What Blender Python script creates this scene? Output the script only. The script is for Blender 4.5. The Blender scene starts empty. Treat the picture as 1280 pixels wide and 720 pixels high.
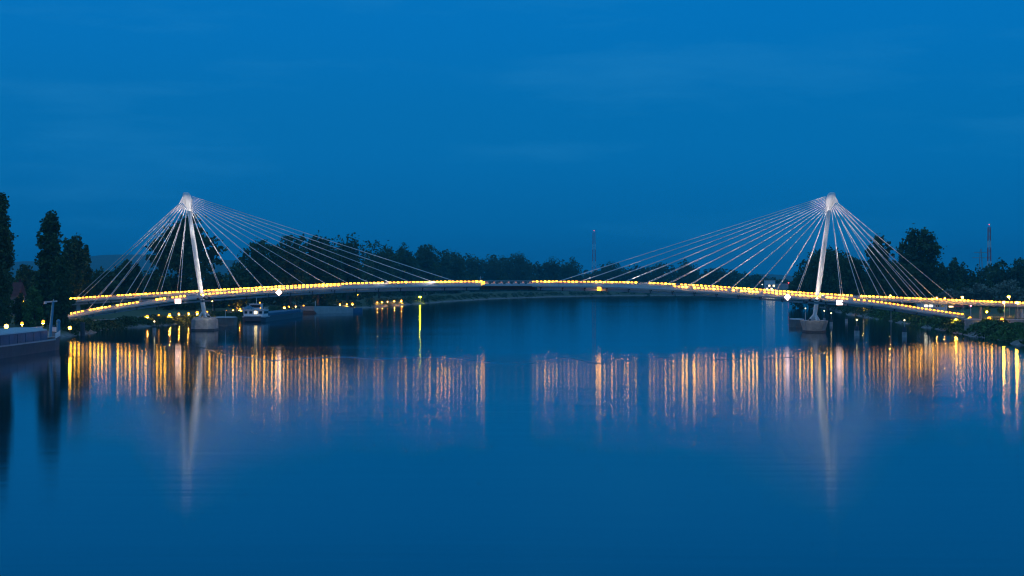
import bpy, math, random
import numpy as np
from mathutils import Vector

sc = bpy.context.scene
COL = sc.collection
R = math.radians
rnd = random.Random(7)
rng = np.random.default_rng(7)

# ------------------------------------------------------------------ camera
F, HOR, CAMZ = 2566.0, 351.0, 14.5
cd = bpy.data.cameras.new("camera")
cam = bpy.data.objects.new("camera", cd)
COL.objects.link(cam)
cam.location = (0, 0, CAMZ)
cam.rotation_euler = (R(90), 0, 0)
cd.sensor_width = 36.0
cd.lens = 36.0 * F / 1280.0
cd.shift_y = -(360.0 - HOR) / 1280.0
cd.clip_start = 1.0
cd.clip_end = 60000.0
sc.camera = cam

def P(px, py, Y):
    return Vector(((px - 640.0) * Y / F, Y, CAMZ - (py - HOR) * Y / F))

def DW(py):
    return F * CAMZ / (py - HOR)

def W(px, py):
    Y = DW(py)
    return ((px - 640.0) * Y / F, Y)

def interp(x, xs, ys):
    return float(np.interp(x, xs, ys))

# ------------------------------------------------------------------ materials
def mat(name, col, rough=0.7, metal=0.0, var=0.0, scale=3.0, bump=0.0, spec=0.3):
    m = bpy.data.materials.new(name); m.use_nodes = True
    nt = m.node_tree; b = nt.nodes['Principled BSDF']
    b.inputs['Base Color'].default_value = (*col, 1)
    b.inputs['Roughness'].default_value = rough
    b.inputs['Metallic'].default_value = metal
    b.inputs['Specular IOR Level'].default_value = spec
    if var or bump:
        tc = nt.nodes.new('ShaderNodeTexCoord')
        n = nt.nodes.new('ShaderNodeTexNoise')
        n.inputs['Scale'].default_value = scale; n.inputs['Detail'].default_value = 5
        nt.links.new(tc.outputs['Object'], n.inputs['Vector'])
        if var:
            r = nt.nodes.new('ShaderNodeValToRGB')
            r.color_ramp.elements[0].position = 0.3
            r.color_ramp.elements[1].position = 0.72
            r.color_ramp.elements[0].color = (*[c * (1 - var) for c in col], 1)
            r.color_ramp.elements[1].color = (*[min(1, c * (1 + var)) for c in col], 1)
            nt.links.new(n.outputs['Fac'], r.inputs['Fac'])
            nt.links.new(r.outputs['Color'], b.inputs['Base Color'])
        if bump:
            bp = nt.nodes.new('ShaderNodeBump'); bp.inputs['Strength'].default_value = bump
            bp.inputs['Distance'].default_value = 0.1
            nt.links.new(n.outputs['Fac'], bp.inputs['Height'])
            nt.links.new(bp.outputs['Normal'], b.inputs['Normal'])
    return m

def emit(name, col, strength):
    m = bpy.data.materials.new(name); m.use_nodes = True
    nt = m.node_tree; nt.nodes.remove(nt.nodes['Principled BSDF'])
    e = nt.nodes.new('ShaderNodeEmission')
    e.inputs['Color'].default_value = (*col, 1); e.inputs['Strength'].default_value = strength
    nt.links.new(e.outputs[0], nt.nodes['Material Output'].inputs['Surface'])
    return m

def leafmat(name, a, b, scale=0.25):
    m = mat(name, a, 0.85, spec=0.1)
    nt = m.node_tree; bs = nt.nodes['Principled BSDF']
    tc = nt.nodes.new('ShaderNodeNewGeometry')
    n = nt.nodes.new('ShaderNodeTexNoise'); n.inputs['Scale'].default_value = scale; n.inputs['Detail'].default_value = 3
    nt.links.new(tc.outputs['Position'], n.inputs['Vector'])
    mx = nt.nodes.new('ShaderNodeMix'); mx.data_type = 'RGBA'
    mx.inputs[6].default_value = (*a, 1); mx.inputs[7].default_value = (*b, 1)
    ad = nt.nodes.new('ShaderNodeMath'); ad.operation = 'MULTIPLY_ADD'
    ad.inputs[1].default_value = 0.55; nt.links.new(tc.outputs['Random Per Island'], ad.inputs[0])
    sb = nt.nodes.new('ShaderNodeMath'); sb.operation = 'SUBTRACT'; sb.inputs[1].default_value = 0.25
    nt.links.new(n.outputs['Fac'], sb.inputs[0]); nt.links.new(sb.outputs[0], ad.inputs[2])
    nt.links.new(ad.outputs[0], mx.inputs[0])
    nt.links.new(mx.outputs[2], bs.inputs['Base Color'])
    return m

M = dict(
    white=mat('white_painted_steel', (0.78, 0.77, 0.75), 0.45, var=0.06, scale=0.6),
    cable=mat('stay_cable_sheath', (0.72, 0.70, 0.68), 0.5),
    steel=mat('grey_painted_steel', (0.40, 0.38, 0.36), 0.5, var=0.12, scale=0.5),
    pale=mat('pale_steel_plate', (0.62, 0.62, 0.62), 0.45, var=0.1, scale=0.3),
    dark=mat('dark_steel', (0.07, 0.07, 0.075), 0.6, var=0.2),
    rail=mat('stainless_railing', (0.74, 0.72, 0.68), 0.6, metal=0.0),
    deck=mat('timber_deck_boards', (0.24, 0.2, 0.15), 0.8, var=0.25, scale=2),
    rust=mat('weathered_red_steel', (0.30, 0.12, 0.09), 0.7, var=0.2),
    concrete=mat('weathered_concrete', (0.36, 0.35, 0.33), 0.85, var=0.22, scale=0.7, bump=0.3),
    unlitconcrete=mat('unlit_brown_concrete', (0.2, 0.17, 0.15), 0.9, var=0.25, scale=0.6),  # darker copy of the concrete, shade of the unlit far piers in the colour
    hull=mat('blue_hull_paint', (0.035, 0.1, 0.19), 0.45, var=0.25, scale=0.3),
    hull_dark=mat('dark_hull_paint', (0.055, 0.06, 0.075), 0.5, var=0.3, scale=0.4),
    hatch=mat('grey_hatch_cover', (0.36, 0.4, 0.42), 0.45, var=0.12, scale=0.25),
    cabin=mat('white_cabin_paint', (0.75, 0.76, 0.77), 0.5, var=0.06),
    glass=mat('dark_window_glass', (0.02, 0.025, 0.03), 0.08, spec=0.6),
    bluepaint=mat('blue_paint', (0.08, 0.28, 0.42), 0.5, var=0.1),
    redpaint=mat('red_paint', (0.45, 0.04, 0.035), 0.5, var=0.1),
    mastred=mat('faded_red_mast_paint', (0.62, 0.13, 0.12), 0.6, var=0.1),
    bark=mat('tree_bark', (0.09, 0.07, 0.05), 0.9, var=0.3, scale=1.5),
    brick=mat('red_roof_tile', (0.13, 0.035, 0.03), 0.8, var=0.2, scale=0.8),
    plaster=mat('house_plaster', (0.22, 0.19, 0.17), 0.85, var=0.1),
    path=mat('gravel_path', (0.34, 0.3, 0.25), 0.9, var=0.2, scale=0.8),
    tyre=mat('tyre_rubber', (0.02, 0.02, 0.02), 0.8),
    leaf=leafmat('dark_foliage', (0.034, 0.062, 0.024), (0.095, 0.145, 0.05)),
    leaf2=leafmat('mid_foliage', (0.035, 0.06, 0.02), (0.1, 0.14, 0.045)),
    leaf3=leafmat('grey_green_foliage', (0.12, 0.15, 0.11), (0.25, 0.29, 0.22)),
    leafg=leafmat('lamplit_green_foliage', (0.06, 0.12, 0.035), (0.13, 0.22, 0.06)),  # green leaves, lightened in the colour to stand for lamplight
    lampA=emit('amber_lamp_bright', (1.0, 0.42, 0.010), 66),
    lampB=emit('amber_lamp', (1.0, 0.41, 0.010), 29),
    lampC=emit('amber_lamp_dim', (1.0, 0.38, 0.012), 12),
    sodium=emit('sodium_lamp', (1.0, 0.36, 0.02), 3.4),
    sodium_big=emit('sodium_lamp_strong', (1.0, 0.5, 0.03), 45),
    nav=emit('navigation_panel_light', (1.0, 0.62, 0.54), 7),
    greenlamp=emit('greenish_lamp', (0.9, 1.0, 0.008), 260),
    window=emit('lit_window', (1.0, 0.72, 0.3), 6),
    whitewin=emit('white_lit_window', (1.0, 0.9, 0.65), 9),
    redlamp=emit('red_lamp', (1.0, 0.05, 0.04), 8),
    pinklamp=emit('pink_lamp', (1.0, 0.25, 0.4), 8),
    flood=emit('floodlight_lens', (1.0, 0.88, 0.72), 6),
    pinkdim=emit('dim_pink_fill', (1.0, .4, .3), 1.8),  # glow of the added platform fill lamps
    yellowlamp=emit('yellow_lamp', (1.0, .68, .02), 70),
    down=emit('pool_emitter', (1.0, .46, .05), 900),  # for the added discs that cast ground pools below the bank lamps
    sodium_strong=emit('sodium_lamp_very_strong', (1.0, .46, .014), 190),
    tinylamp=emit('small_marker_lamp', (1.0, 0.85, 0.4), 5),
)

# ------------------------------------------------------------------ helpers
def tag(o, label=None, cat=None, group=None, kind=None):
    if label: o['label'] = label
    if cat: o['category'] = cat
    if group: o['group'] = group
    if kind: o['kind'] = kind
    return o

def empty(name, loc, label=None, cat=None, group=None):
    o = bpy.data.objects.new(name, None); COL.objects.link(o)
    o.location = loc; o.empty_display_size = 1
    return tag(o, label, cat, group)

def rootloc(p):
    v = Vector((0, 0, 0))
    while p is not None:
        v += p.location; p = p.parent
    return v

class MB:
    def __init__(s): s.v = []; s.f = []; s.mi = []
    def _add(s, vs, fs, mi=0):
        n = len(s.v); s.v += [tuple(v) for v in vs]
        s.f += [tuple(i + n for i in f) for f in fs]; s.mi += [mi] * len(fs)
    def hexa(s, b, t, mi=0):
        n = len(b)
        fs = [tuple(reversed(range(n))), tuple(range(n, 2 * n))]
        fs += [(i, (i + 1) % n, n + (i + 1) % n, n + i) for i in range(n)]
        s._add(list(b) + list(t), fs, mi); return s
    def box(s, c, d, rz=0.0, mi=0, tz=(1, 1)):
        x, y, z = c; a, b, h = d[0] / 2, d[1] / 2, d[2] / 2
        cs, sn = math.cos(rz), math.sin(rz)
        q = lambda u, w, zz: (x + u * cs - w * sn, y + u * sn + w * cs, zz)
        bot = [q(-a, -b, z - h), q(a, -b, z - h), q(a, b, z - h), q(-a, b, z - h)]
        a, b = a * tz[0], b * tz[1]
        top = [q(-a, -b, z + h), q(a, -b, z + h), q(a, b, z + h), q(-a, b, z + h)]
        return s.hexa(bot, top, mi)
    def beam(s, p, q, w, h, mi=0):
        p, q = Vector(p), Vector(q); d = (q - p).normalized()
        up = Vector((0, 0, 1)) if abs(d.z) < 0.95 else Vector((0, 1, 0))
        sd = d.cross(up).normalized() * (w / 2); u = sd.cross(d).normalized() * (h / 2)
        return s.hexa([p - sd - u, p + sd - u, p + sd + u, p - sd + u][::-1], [q - sd - u, q + sd - u, q + sd + u, q - sd + u][::-1], mi)
    def tube(s, p, q, r0, r1=None, n=10, mi=0):
        r1 = r0 if r1 is None else r1
        p, q = Vector(p), Vector(q); d = (q - p).normalized()
        up = Vector((0, 0, 1)) if abs(d.z) < 0.95 else Vector((0, 1, 0))
        a = d.cross(up).normalized(); b = d.cross(a).normalized()
        ring = lambda c, r: [c + (a * math.cos(t) + b * math.sin(t)) * r for t in [2 * math.pi * i / n for i in range(n)]]
        return s.hexa(ring(p, r0), ring(q, r1), mi)
    def loft(s, rings, mi=0, caps=True):
        n = len(rings[0]); vs = [v for r in rings for v in r]; fs = []
        for k in range(len(rings) - 1):
            for i in range(n):
                j = (i + 1) % n
                fs.append((k * n + i, k * n + j, (k + 1) * n + j, (k + 1) * n + i))
        if caps:
            fs.append(tuple(reversed(range(n)))); m = (len(rings) - 1) * n
            fs.append(tuple(range(m, m + n)))
        s._add(vs, fs, mi); return s
    def ball(s, c, r, n=10, m=6, sz=1.0, mi=0):
        c = Vector(c); rings = []
        for k in range(m + 1):
            t = math.pi * (0.03 + 0.94 * k / m)
            rings.append([c + Vector((math.sin(t) * math.cos(a) * r, math.sin(t) * math.sin(a) * r, -math.cos(t) * r * sz)) for a in [2 * math.pi * i / n for i in range(n)]])
        return s.loft(rings, mi)
    def strip(s, L, Rr, mi=0):
        n = len(L); fs = [(i, n + i, n + i + 1, i + 1) for i in range(n - 1)]
        s._add(list(L) + list(Rr), fs, mi); return s
    def build(s, name, mats, parent=None, smooth=False, kind=None):
        if not isinstance(mats, (list, tuple)): mats = [mats]
        off = rootloc(parent)
        me = bpy.data.meshes.new(name)
        me.from_pydata([(v[0] - off.x, v[1] - off.y, v[2] - off.z) for v in s.v], [], s.f)
        for m in mats: me.materials.append(m)
        if len(mats) > 1: me.polygons.foreach_set('material_index', s.mi)
        if smooth: me.polygons.foreach_set('use_smooth', [True] * len(s.f))
        me.update()
        o = bpy.data.objects.new(name, me); COL.objects.link(o)
        if parent is not None: o.parent = parent
        if kind: o['kind'] = kind
        return o

def quads_object(name, verts, m, parent=None, kind=None):
    """verts: (N,4,3) array of leaf quads -> one mesh"""
    off = rootloc(parent)
    v = verts.reshape(-1, 3) - np.array([off.x, off.y, off.z]); n = len(verts)
    me = bpy.data.meshes.new(name)
    me.vertices.add(4 * n); me.vertices.foreach_set('co', v.astype(np.float32).ravel())
    me.loops.add(4 * n); me.loops.foreach_set('vertex_index', np.arange(4 * n, dtype=np.int32))
    me.polygons.add(n); me.polygons.foreach_set('loop_start', np.arange(0, 4 * n, 4, dtype=np.int32))
    me.materials.append(m); me.update(calc_edges=True); me.validate()
    o = bpy.data.objects.new(name, me); COL.objects.link(o)
    if parent is not None: o.parent = parent
    if kind: o['kind'] = kind
    return o

def leaf_quads(c, size, stretch=1.5):
    n = len(c)
    nv = rng.normal(size=(n, 3)); nv[:, 2] += 0.5; nv /= np.linalg.norm(nv, axis=1)[:, None]
    t = np.cross(nv, rng.normal(size=(n, 3))); t /= np.linalg.norm(t, axis=1)[:, None]
    b = np.cross(nv, t); s = (size * rng.uniform(0.55, 1.3, n))[:, None]
    a = t * s * stretch / 2; d = b * s / 2
    return np.stack([c - a, c + d * 0.9 - a * 0.1, c + a, c - d], axis=1)

# ------------------------------------------------------------------ shoreline and ground
LP = [(90, 420), (130, 412.5), (180, 408.5), (240, 404.5), (290, 401.5), (340, 394.6), (375, 390.6), (440, 386.6), (500, 382), (560, 377.2), (620, 373.6), (700, 371), (780, 369.7), (880, 369.2), (975, 369)]
RP = [(992, 373), (1012, 379), (1035, 386), (1055, 392), (1090, 398), (1130, 404), (1160, 409.5), (1200, 417), (1240, 424), (1280, 431), (1340, 442)]
river = [(-113.0, -200.0), (-113.0, 300.0), (-113.0, 470.0)] + [W(*p) for p in LP] + [W(*p) for p in RP] + [(110.0, 300.0), (108.0, -200.0)]
RV = np.array(river)

def sdist(x, y):
    """signed distance to the shoreline, positive on land"""
    p = np.stack([x, y], -1).reshape(-1, 2)
    d = np.full(len(p), 1e9); inside = np.zeros(len(p), bool)
    for i in range(len(RV)):
        a, b = RV[i], RV[(i + 1) % len(RV)]
        ab = b - a; t = np.clip(((p - a) @ ab) / (ab @ ab), 0, 1)
        d = np.minimum(d, np.linalg.norm(p - (a + t[:, None] * ab), axis=1))
        c = ((a[1] > p[:, 1]) != (b[1] > p[:, 1]))
        den = (b[1] - a[1]) if b[1] != a[1] else 1e-9
        c &= p[:, 0] < (b[0] - a[0]) * (p[:, 1] - a[1]) / den + a[0]
        inside ^= c
    return np.where(inside, -d, d).reshape(np.shape(x))

def gz(x, y):
    x = np.asarray(x, float); y = np.asarray(y, float)
    d = sdist(x, y) + 1.2 * np.sin(x * 0.11 + y * 0.07) + 0.8 * np.sin(y * 0.19 - x * 0.05)
    z = np.interp(d, [-12, 0, 2, 5, 12, 40, 200], [-2.5, 0.0, 1.3, 2.4, 3.0, 3.6, 4.2])
    return z + np.where(d > 2, 0.15 * np.sin(x * 0.31) * np.sin(y * 0.23), 0)

def gz1(x, y): return float(gz(np.array([x]), np.array([y]))[0])

def build_ground():
    th = np.radians(np.linspace(-33, 33, 420))
    ys = [120.0]
    while ys[-1] < 16000: ys.append(ys[-1] * (1.0075 if ys[-1] < 2400 else 1.06))
    ys = np.array(ys)
    X = np.tan(th)[None, :] * ys[:, None]; Yg = np.repeat(ys[:, None], len(th), 1)
    Z = gz(X, Yg)
    nr, ncol = X.shape
    v = np.stack([X, Yg, Z], -1).reshape(-1, 3)
    idx = np.arange(nr * ncol).reshape(nr, ncol)
    f = np.stack([idx[:-1, :-1], idx[:-1, 1:], idx[1:, 1:], idx[1:, :-1]], -1).reshape(-1, 4)
    me = bpy.data.meshes.new('ground')
    me.from_pydata(v.tolist(), [], f.tolist())
    me.polygons.foreach_set('use_smooth', [True] * len(f))
    m = mat('bank_ground', (0.06, 0.075, 0.03), 0.9)
    nt = m.node_tree; bs = nt.nodes['Principled BSDF']
    g = nt.nodes.new('ShaderNodeNewGeometry'); sp = nt.nodes.new('ShaderNodeSeparateXYZ')
    nt.links.new(g.outputs['Position'], sp.inputs[0])
    n = nt.nodes.new('ShaderNodeTexNoise'); n.inputs['Scale'].default_value = 0.35; n.inputs['Detail'].default_value = 8
    nt.links.new(g.outputs['Position'], n.inputs['Vector'])
    ad = nt.nodes.new('ShaderNodeMath'); ad.operation = 'MULTIPLY_ADD'; ad.inputs[1].default_value = 2.2
    nt.links.new(n.outputs['Fac'], ad.inputs[0]); nt.links.new(sp.outputs[2], ad.inputs[2])
    mr = nt.nodes.new('ShaderNodeMapRange'); mr.inputs[1].default_value = 1.6; mr.inputs[2].default_value = 2.3
    nt.links.new(ad.outputs[0], mr.inputs[0])
    gr = nt.nodes.new('ShaderNodeValToRGB')
    gr.color_ramp.elements[0].position = .3; gr.color_ramp.elements[0].color = (0.035, 0.055, 0.018, 1)
    gr.color_ramp.elements[1].position = .7; gr.color_ramp.elements[1].color = (0.1, 0.12, 0.045, 1)
    nt.links.new(n.outputs['Fac'], gr.inputs[0])
    st = nt.nodes.new('ShaderNodeValToRGB')
    st.color_ramp.elements[0].position = .35; st.color_ramp.elements[0].color = (0.1, 0.095, 0.085, 1)
    st.color_ramp.elements[1].position = .65; st.color_ramp.elements[1].color = (0.3, 0.28, 0.25, 1)
    nt.links.new(n.outputs['Fac'], st.inputs[0])
    mx = nt.nodes.new('ShaderNodeMix'); mx.data_type = 'RGBA'
    nt.links.new(mr.outputs[0], mx.inputs[0]); nt.links.new(st.outputs[0], mx.inputs[6]); nt.links.new(gr.outputs[0], mx.inputs[7])
    nt.links.new(mx.outputs[2], bs.inputs['Base Color'])
    me.materials.append(m); me.update()
    o = bpy.data.objects.new('ground', me); COL.objects.link(o); o['kind'] = 'structure'
build_ground()

def offset_line(pts, d0):
    """polyline moved d0 metres towards the land (left bank walks away from the camera)"""
    out = []
    for i, p in enumerate(pts):
        a = np.array(pts[max(0, i - 1)]); b = np.array(pts[min(len(pts) - 1, i + 1)])
        t = (b - a) / np.linalg.norm(b - a); nrm = np.array([-t[1], t[0]])
        out.append(np.array(p) + nrm * d0)
    return out

def dense(pts, step=6):
    out = []
    for a, b in zip(pts[:-1], pts[1:]):
        a, b = np.array(a), np.array(b); k = max(1, int(np.linalg.norm(b - a) / step))
        for i in range(k): out.append(a + (b - a) * i / k)
    out.append(np.array(pts[-1])); return out

def build_path(pts, d0, d1):
    L = dense(pts); a = offset_line(L, d0); b = offset_line(L, d1)
    za = gz(np.array([p[0] for p in a]), np.array([p[1] for p in a])) + 0.12
    zb = gz(np.array([p[0] for p in b]), np.array([p[1] for p in b])) + 0.12
    zz = np.maximum(za, zb)
    MB().strip([(p[0], p[1], z) for p, z in zip(b, zz)], [(p[0], p[1], z) for p, z in zip(a, zz)]).build('path', M['path'], kind='structure')
build_path([W(*p) for p in LP[:8]], 4.5, 7.5)
build_path([W(*p) for p in RP[3:]], 9, 12.5)

# ------------------------------------------------------------------ water
def build_water():
    me = bpy.data.meshes.new('water')
    me.from_pydata([(-2500, -300, 0), (2500, -300, 0), (2500, 2400, 0), (-2500, 2400, 0)], [], [(0, 1, 2, 3)])
    m = bpy.data.materials.new('river_water'); m.use_nodes = True
    nt = m.node_tree; nt.nodes.remove(nt.nodes['Principled BSDF'])
    N = nt.nodes.new; Lk = nt.links.new
    geo = N('ShaderNodeNewGeometry')
    def noise(sx, sy, scale, detail):
        mp = N('ShaderNodeMapping'); mp.inputs['Scale'].default_value = (sx, sy, 1)
        Lk(geo.outputs['Position'], mp.inputs['Vector'])
        n = N('ShaderNodeTexNoise'); n.inputs['Scale'].default_value = scale; n.inputs['Detail'].default_value = detail
        Lk(mp.outputs[0], n.inputs['Vector']); return n
    n1 = noise(0.15, 1.0, 0.22, 2)     # long soft swell, crests across the river
    n2 = noise(0.25, 1.0, 0.035, 3)    # broad slicks
    bp = N('ShaderNodeBump'); bp.inputs['Strength'].default_value = 1.0; bp.inputs['Distance'].default_value = WAVE
    Lk(n1.outputs['Fac'], bp.inputs['Height'])
    gl = N('ShaderNodeBsdfGlossy'); gl.distribution = 'BECKMANN'
    gl.inputs['Color'].default_value = (0.84, 0.9, 0.92, 1)
    mr = N('ShaderNodeMapRange'); mr.inputs[1].default_value = 0.35; mr.inputs[2].default_value = 0.65
    mr.inputs[3].default_value = ROUGH[0]; mr.inputs[4].default_value = ROUGH[1]
    Lk(n2.outputs['Fac'], mr.inputs[0]); Lk(mr.outputs[0], gl.inputs['Roughness'])
    Lk(bp.outputs['Normal'], gl.inputs['Normal'])
    gl.inputs['Anisotropy'].default_value = ANISO
    tg = N('ShaderNodeCombineXYZ'); tg.inputs[0].default_value = 1.0
    Lk(tg.outputs[0], gl.inputs['Tangent'])
    df = N('ShaderNodeBsdfDiffuse'); df.inputs['Color'].default_value = (0.001, 0.03, 0.055, 1)
    fr = N('ShaderNodeFresnel'); fr.inputs['IOR'].default_value = 1.333
    Lk(bp.outputs['Normal'], fr.inputs['Normal'])
    mx = N('ShaderNodeMixShader')
    Lk(fr.outputs[0], mx.inputs[0]); Lk(df.outputs[0], mx.inputs[1]); Lk(gl.outputs[0], mx.inputs[2])
    Lk(mx.outputs[0], nt.nodes['Material Output'].inputs['Surface'])
    me.materials.append(m); me.update()
    o = bpy.data.objects.new('water', me); COL.objects.link(o); o['kind'] = 'structure'
    return m
ANISO = 0.42     # wind ripples run across the river, so slopes along the view are steeper
WAVE = 0.012
ROUGH = (0.074, 0.090)
M['water'] = build_water()

def wake(line):
    """low smooth swell left on the river by a passing boat"""
    xs = [p[0] for p in line]; px = xs[0]; prof = [(-2.4, .004), (-1.2, .03), (-.3, .07), (.3, .07), (1.2, .03), (2.4, .004)]; rows = []
    def yy(q): return sum(w * interp(q + d, xs, [p[1] for p in line]) for d, w in ((-8, 1), (-4, 2), (0, 3), (4, 2), (8, 1))) / 9
    while px <= xs[-1]:
        x, y = W(px, yy(px)); t = min(1, (px - xs[0]) / 25, (xs[-1] - px) / 25)
        rows.append([(x, y + a, .004 + (b - .004) * t) for a, b in prof]); px += 2
    mb = MB()
    for k in range(len(prof) - 1): mb.strip([r[k] for r in rows], [r[k + 1] for r in rows])
    for i, f in enumerate(mb.f): mb.f[i] = f[::-1]
    mb.build('water', M['water'], smooth=False, kind='structure')
wake([(236, 430), (246, 432), (280, 443), (313, 447), (341, 451), (380, 448), (430, 446), (470, 449), (520, 446.5), (560, 447), (602, 452), (632, 455), (664, 455), (680, 450), (700, 447.5), (712, 447), (740, 454), (752, 455.5), (775, 447.5), (800, 446), (830, 448), (845, 447), (880, 448), (910, 450), (940, 449), (965, 448), (1000, 446), (1030, 441), (1048, 436)])

# ------------------------------------------------------------------ hills
def build_hills():
    mb = MB(); pxs = list(range(-500, 1900, 12)); rings = []
    Yh = 8500.0
    def top(px):
        b = interp(px, [-500, -100, 20, 60, 100, 150, 185, 240, 330, 420, 560, 800, 900, 960, 985, 1010, 1200, 1900], [330, 328, 327, 325, 322, 317, 318, 323, 325, 332, 340, 344, 344, 343, 345, 349, 350, 350])
        return b + 0.8 * math.sin(px * .05) + 0.5 * math.sin(px * .13 + 1) + .3 * math.sin(px * .41)
    for px in pxs:
        t = P(px, top(px), Yh)
        rings.append([Vector((t.x * .82, Yh * .82, 3)), Vector((t.x * .93, Yh * .93, 3 + (t.z - 3) * .55)), t, Vector((t.x * 1.15, Yh * 1.15, t.z * .6)), Vector((t.x * 1.2, Yh * 1.2, 3))])
    mb.loft(rings, caps=False)
    mb.build('hills', mat('wooded_hills', (0.04, 0.06, 0.03), 0.9, var=0.3, scale=0.004), smooth=True, kind='structure')
build_hills()

# ------------------------------------------------------------------ the bridge
bridge = empty('footbridge', (0, 592, 0), 'long white cable-stayed footbridge crossing the river on two leaning pylons', 'bridge')
def Yc(px): return 602.0 - 20.0 * (px - 245.0) / 775.0
def Yfar(px): return Yc(px) + 4.6 + 24.0 * ((min(px, 1330) - 635.0) / 545.0) ** 2
def Ynear(px): return Yc(px) + 0.2 - 24.0 * ((px - 635.0) / 545.0) ** 2 * interp(px, [1080, 1205], [1.0, .05])
FX = [-40, 15, 90, 120, 190, 245, 300, 360, 450, 520, 560, 605, 665, 760, 810, 880, 940, 1000, 1060, 1120, 1180, 1240, 1290, 1340, 1500]
FYv = [379, 377.3, 373.2, 370.6, 366.6, 363.8, 360.6, 357.2, 353.6, 352.3, 351.8, 351.6, 351.6, 352.0, 353.2, 356.8, 361, 365.4, 369, 371.6, 374.2, 376.8, 378.6, 380.4, 388]
NX = [70, 80, 110, 150, 190, 230, 300, 360, 430, 520, 605, 665, 760, 845, 900, 950, 1000, 1040, 1070, 1110, 1150, 1205]
NYv = [395.2, 393.2, 387.0, 380.6, 374.6, 369.6, 364.0, 359.8, 355.6, 353.2, 352.4, 352.4, 353.6, 357.6, 361.2, 364.6, 368.4, 371.2, 373.8, 378.8, 385.4, 393.6]
def smooth_interp(x, xs, ys):
    s = 0; w = 0
    for k in range(-3, 4):
        wt = 4 - abs(k); s += wt * interp(x + k * 7, xs, ys); w += wt
    return s / w
def far_pt(px): return P(px, smooth_interp(px, FX, FYv), Yfar(px))       # lamp line, centre of deck
def near_pt(px): return P(px, smooth_interp(px, NX, NYv), Ynear(px))
LAMP_H = 1.12     # lamps above the floor
HALF = 1.5

def frames(fn, p0, p1, step=3.0):
    out = []; px = p0
    while px <= p1 + 1e-6:
        c = fn(px); d = fn(px + 2) - fn(px - 2); d.z = 0; d.normalize()
        out.append((px, c, Vector((d.y, -d.x, 0)), d)); px += step   # side vector towards the camera
    return out

def walkway(fn, p0, p1, depth_fn, rib_from, rib_to, nm):
    fr = frames(fn, p0, p1)
    # floor and edge beams
    mb = MB(); rings = []
    for px, c, s, d in fr:
        z = c.z - LAMP_H; a = c + s * HALF; b = c - s * HALF
        rings.append([Vector((a.x, a.y, z)), Vector((a.x, a.y, z - .16)), Vector((b.x, b.y, z - .16)), Vector((b.x, b.y, z))])
    mb.loft(rings); mb.build('deck', M['deck'], bridge)
    for sgn in (1, -1):
        mb = MB(); rings = []
        for px, c, s, d in fr:
            z = c.z - LAMP_H
            a = c + s * sgn * (HALF + .003); b = c + s * sgn * (HALF + .16)
            r = [Vector((a.x, a.y, z + .05)), Vector((a.x, a.y, z - .3)), Vector((b.x, b.y, z - .3)), Vector((b.x, b.y, z + .05))]
            rings.append(r if sgn < 0 else r[::-1])
        mb.loft(rings); mb.build('edge_beam', M['steel'], bridge)
    # lower chord with ribs
    fc = [q for q in fr if rib_from <= q[0] <= rib_to]
    mb = MB(); rings = []
    for px, c, s, d in fc:
        z = c.z - LAMP_H - .95 * depth_fn(px); w = .75
        a = c + s * w; b = c - s * w; h = .52
        rings.append([Vector((a.x, a.y, z + h / 2)), Vector((a.x - s.x * .25, a.y - s.y * .25, z - h / 2)), Vector((b.x + s.x * .25, b.y + s.y * .25, z - h / 2)), Vector((b.x, b.y, z + h / 2))])
    mb.loft(rings); mb.build('lower_chord', M['pale'], bridge)
    k = rib_from + 6
    while k < rib_to:
        mb = MB()
        px, c, s, d = frames(fn, k, k)[0]
        zt = c.z - LAMP_H - .17; zb = c.z - LAMP_H - .95 * depth_fn(px) - .3
        for sgn in (1, -1):
            a = c + s * sgn * HALF; b = c + s * sgn * .8
            mb.beam((a.x, a.y, zt), (b.x, b.y, zb), .16, .3)
        a = c + s * .82; b = c - s * .82
        mb.beam((a.x, a.y, zb + .02), (b.x, b.y, zb + .02), .3, .14)
        mb.build('rib_frame', M['dark'], bridge)
        k += 27.5

dep = lambda px: interp(px, [90, 300, 420, 860, 1000, 1090, 1200], [.75, .95, 1.0, 1.0, .95, .6, .5])
walkway(far_pt, -34, 604, dep, -30, 600, 'far'); walkway(far_pt, 666, 1480, dep, 670, 1085, 'far')
walkway(near_pt, 74, 604, dep, 110, 600, 'near'); walkway(near_pt, 666, 1203, dep, 670, 1165, 'near')

def railing(fn, p0, p1, sgn):
    mb = MB(); fr = frames(fn, p0, p1, 5.0)
    pts = [c + s * sgn * (HALF + .02) for px, c, s, d in fr]
    for a, b in zip(pts[:-1], pts[1:]):
        up = Vector((0, 0, 1))
        mb.beam(a + up * .1, b + up * .1, .09, .06)
        for h in (.22, .35, .48, .61, .74, .87, 1.0):
            mb.beam(a - up * h, b - up * h, .025, .095)
    for a in pts:
        mb.beam(a - Vector((0, 0, LAMP_H)), a + Vector((0, 0, .1)), .06, .07)
    mb.build('railing', M['rail'], bridge)
for fn, a, b in ((far_pt, -34, 604), (far_pt, 666, 1480), (near_pt, 76, 604), (near_pt, 666, 1202)):
    railing(fn, a, b, 1); railing(fn, a, b, -1)

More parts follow.
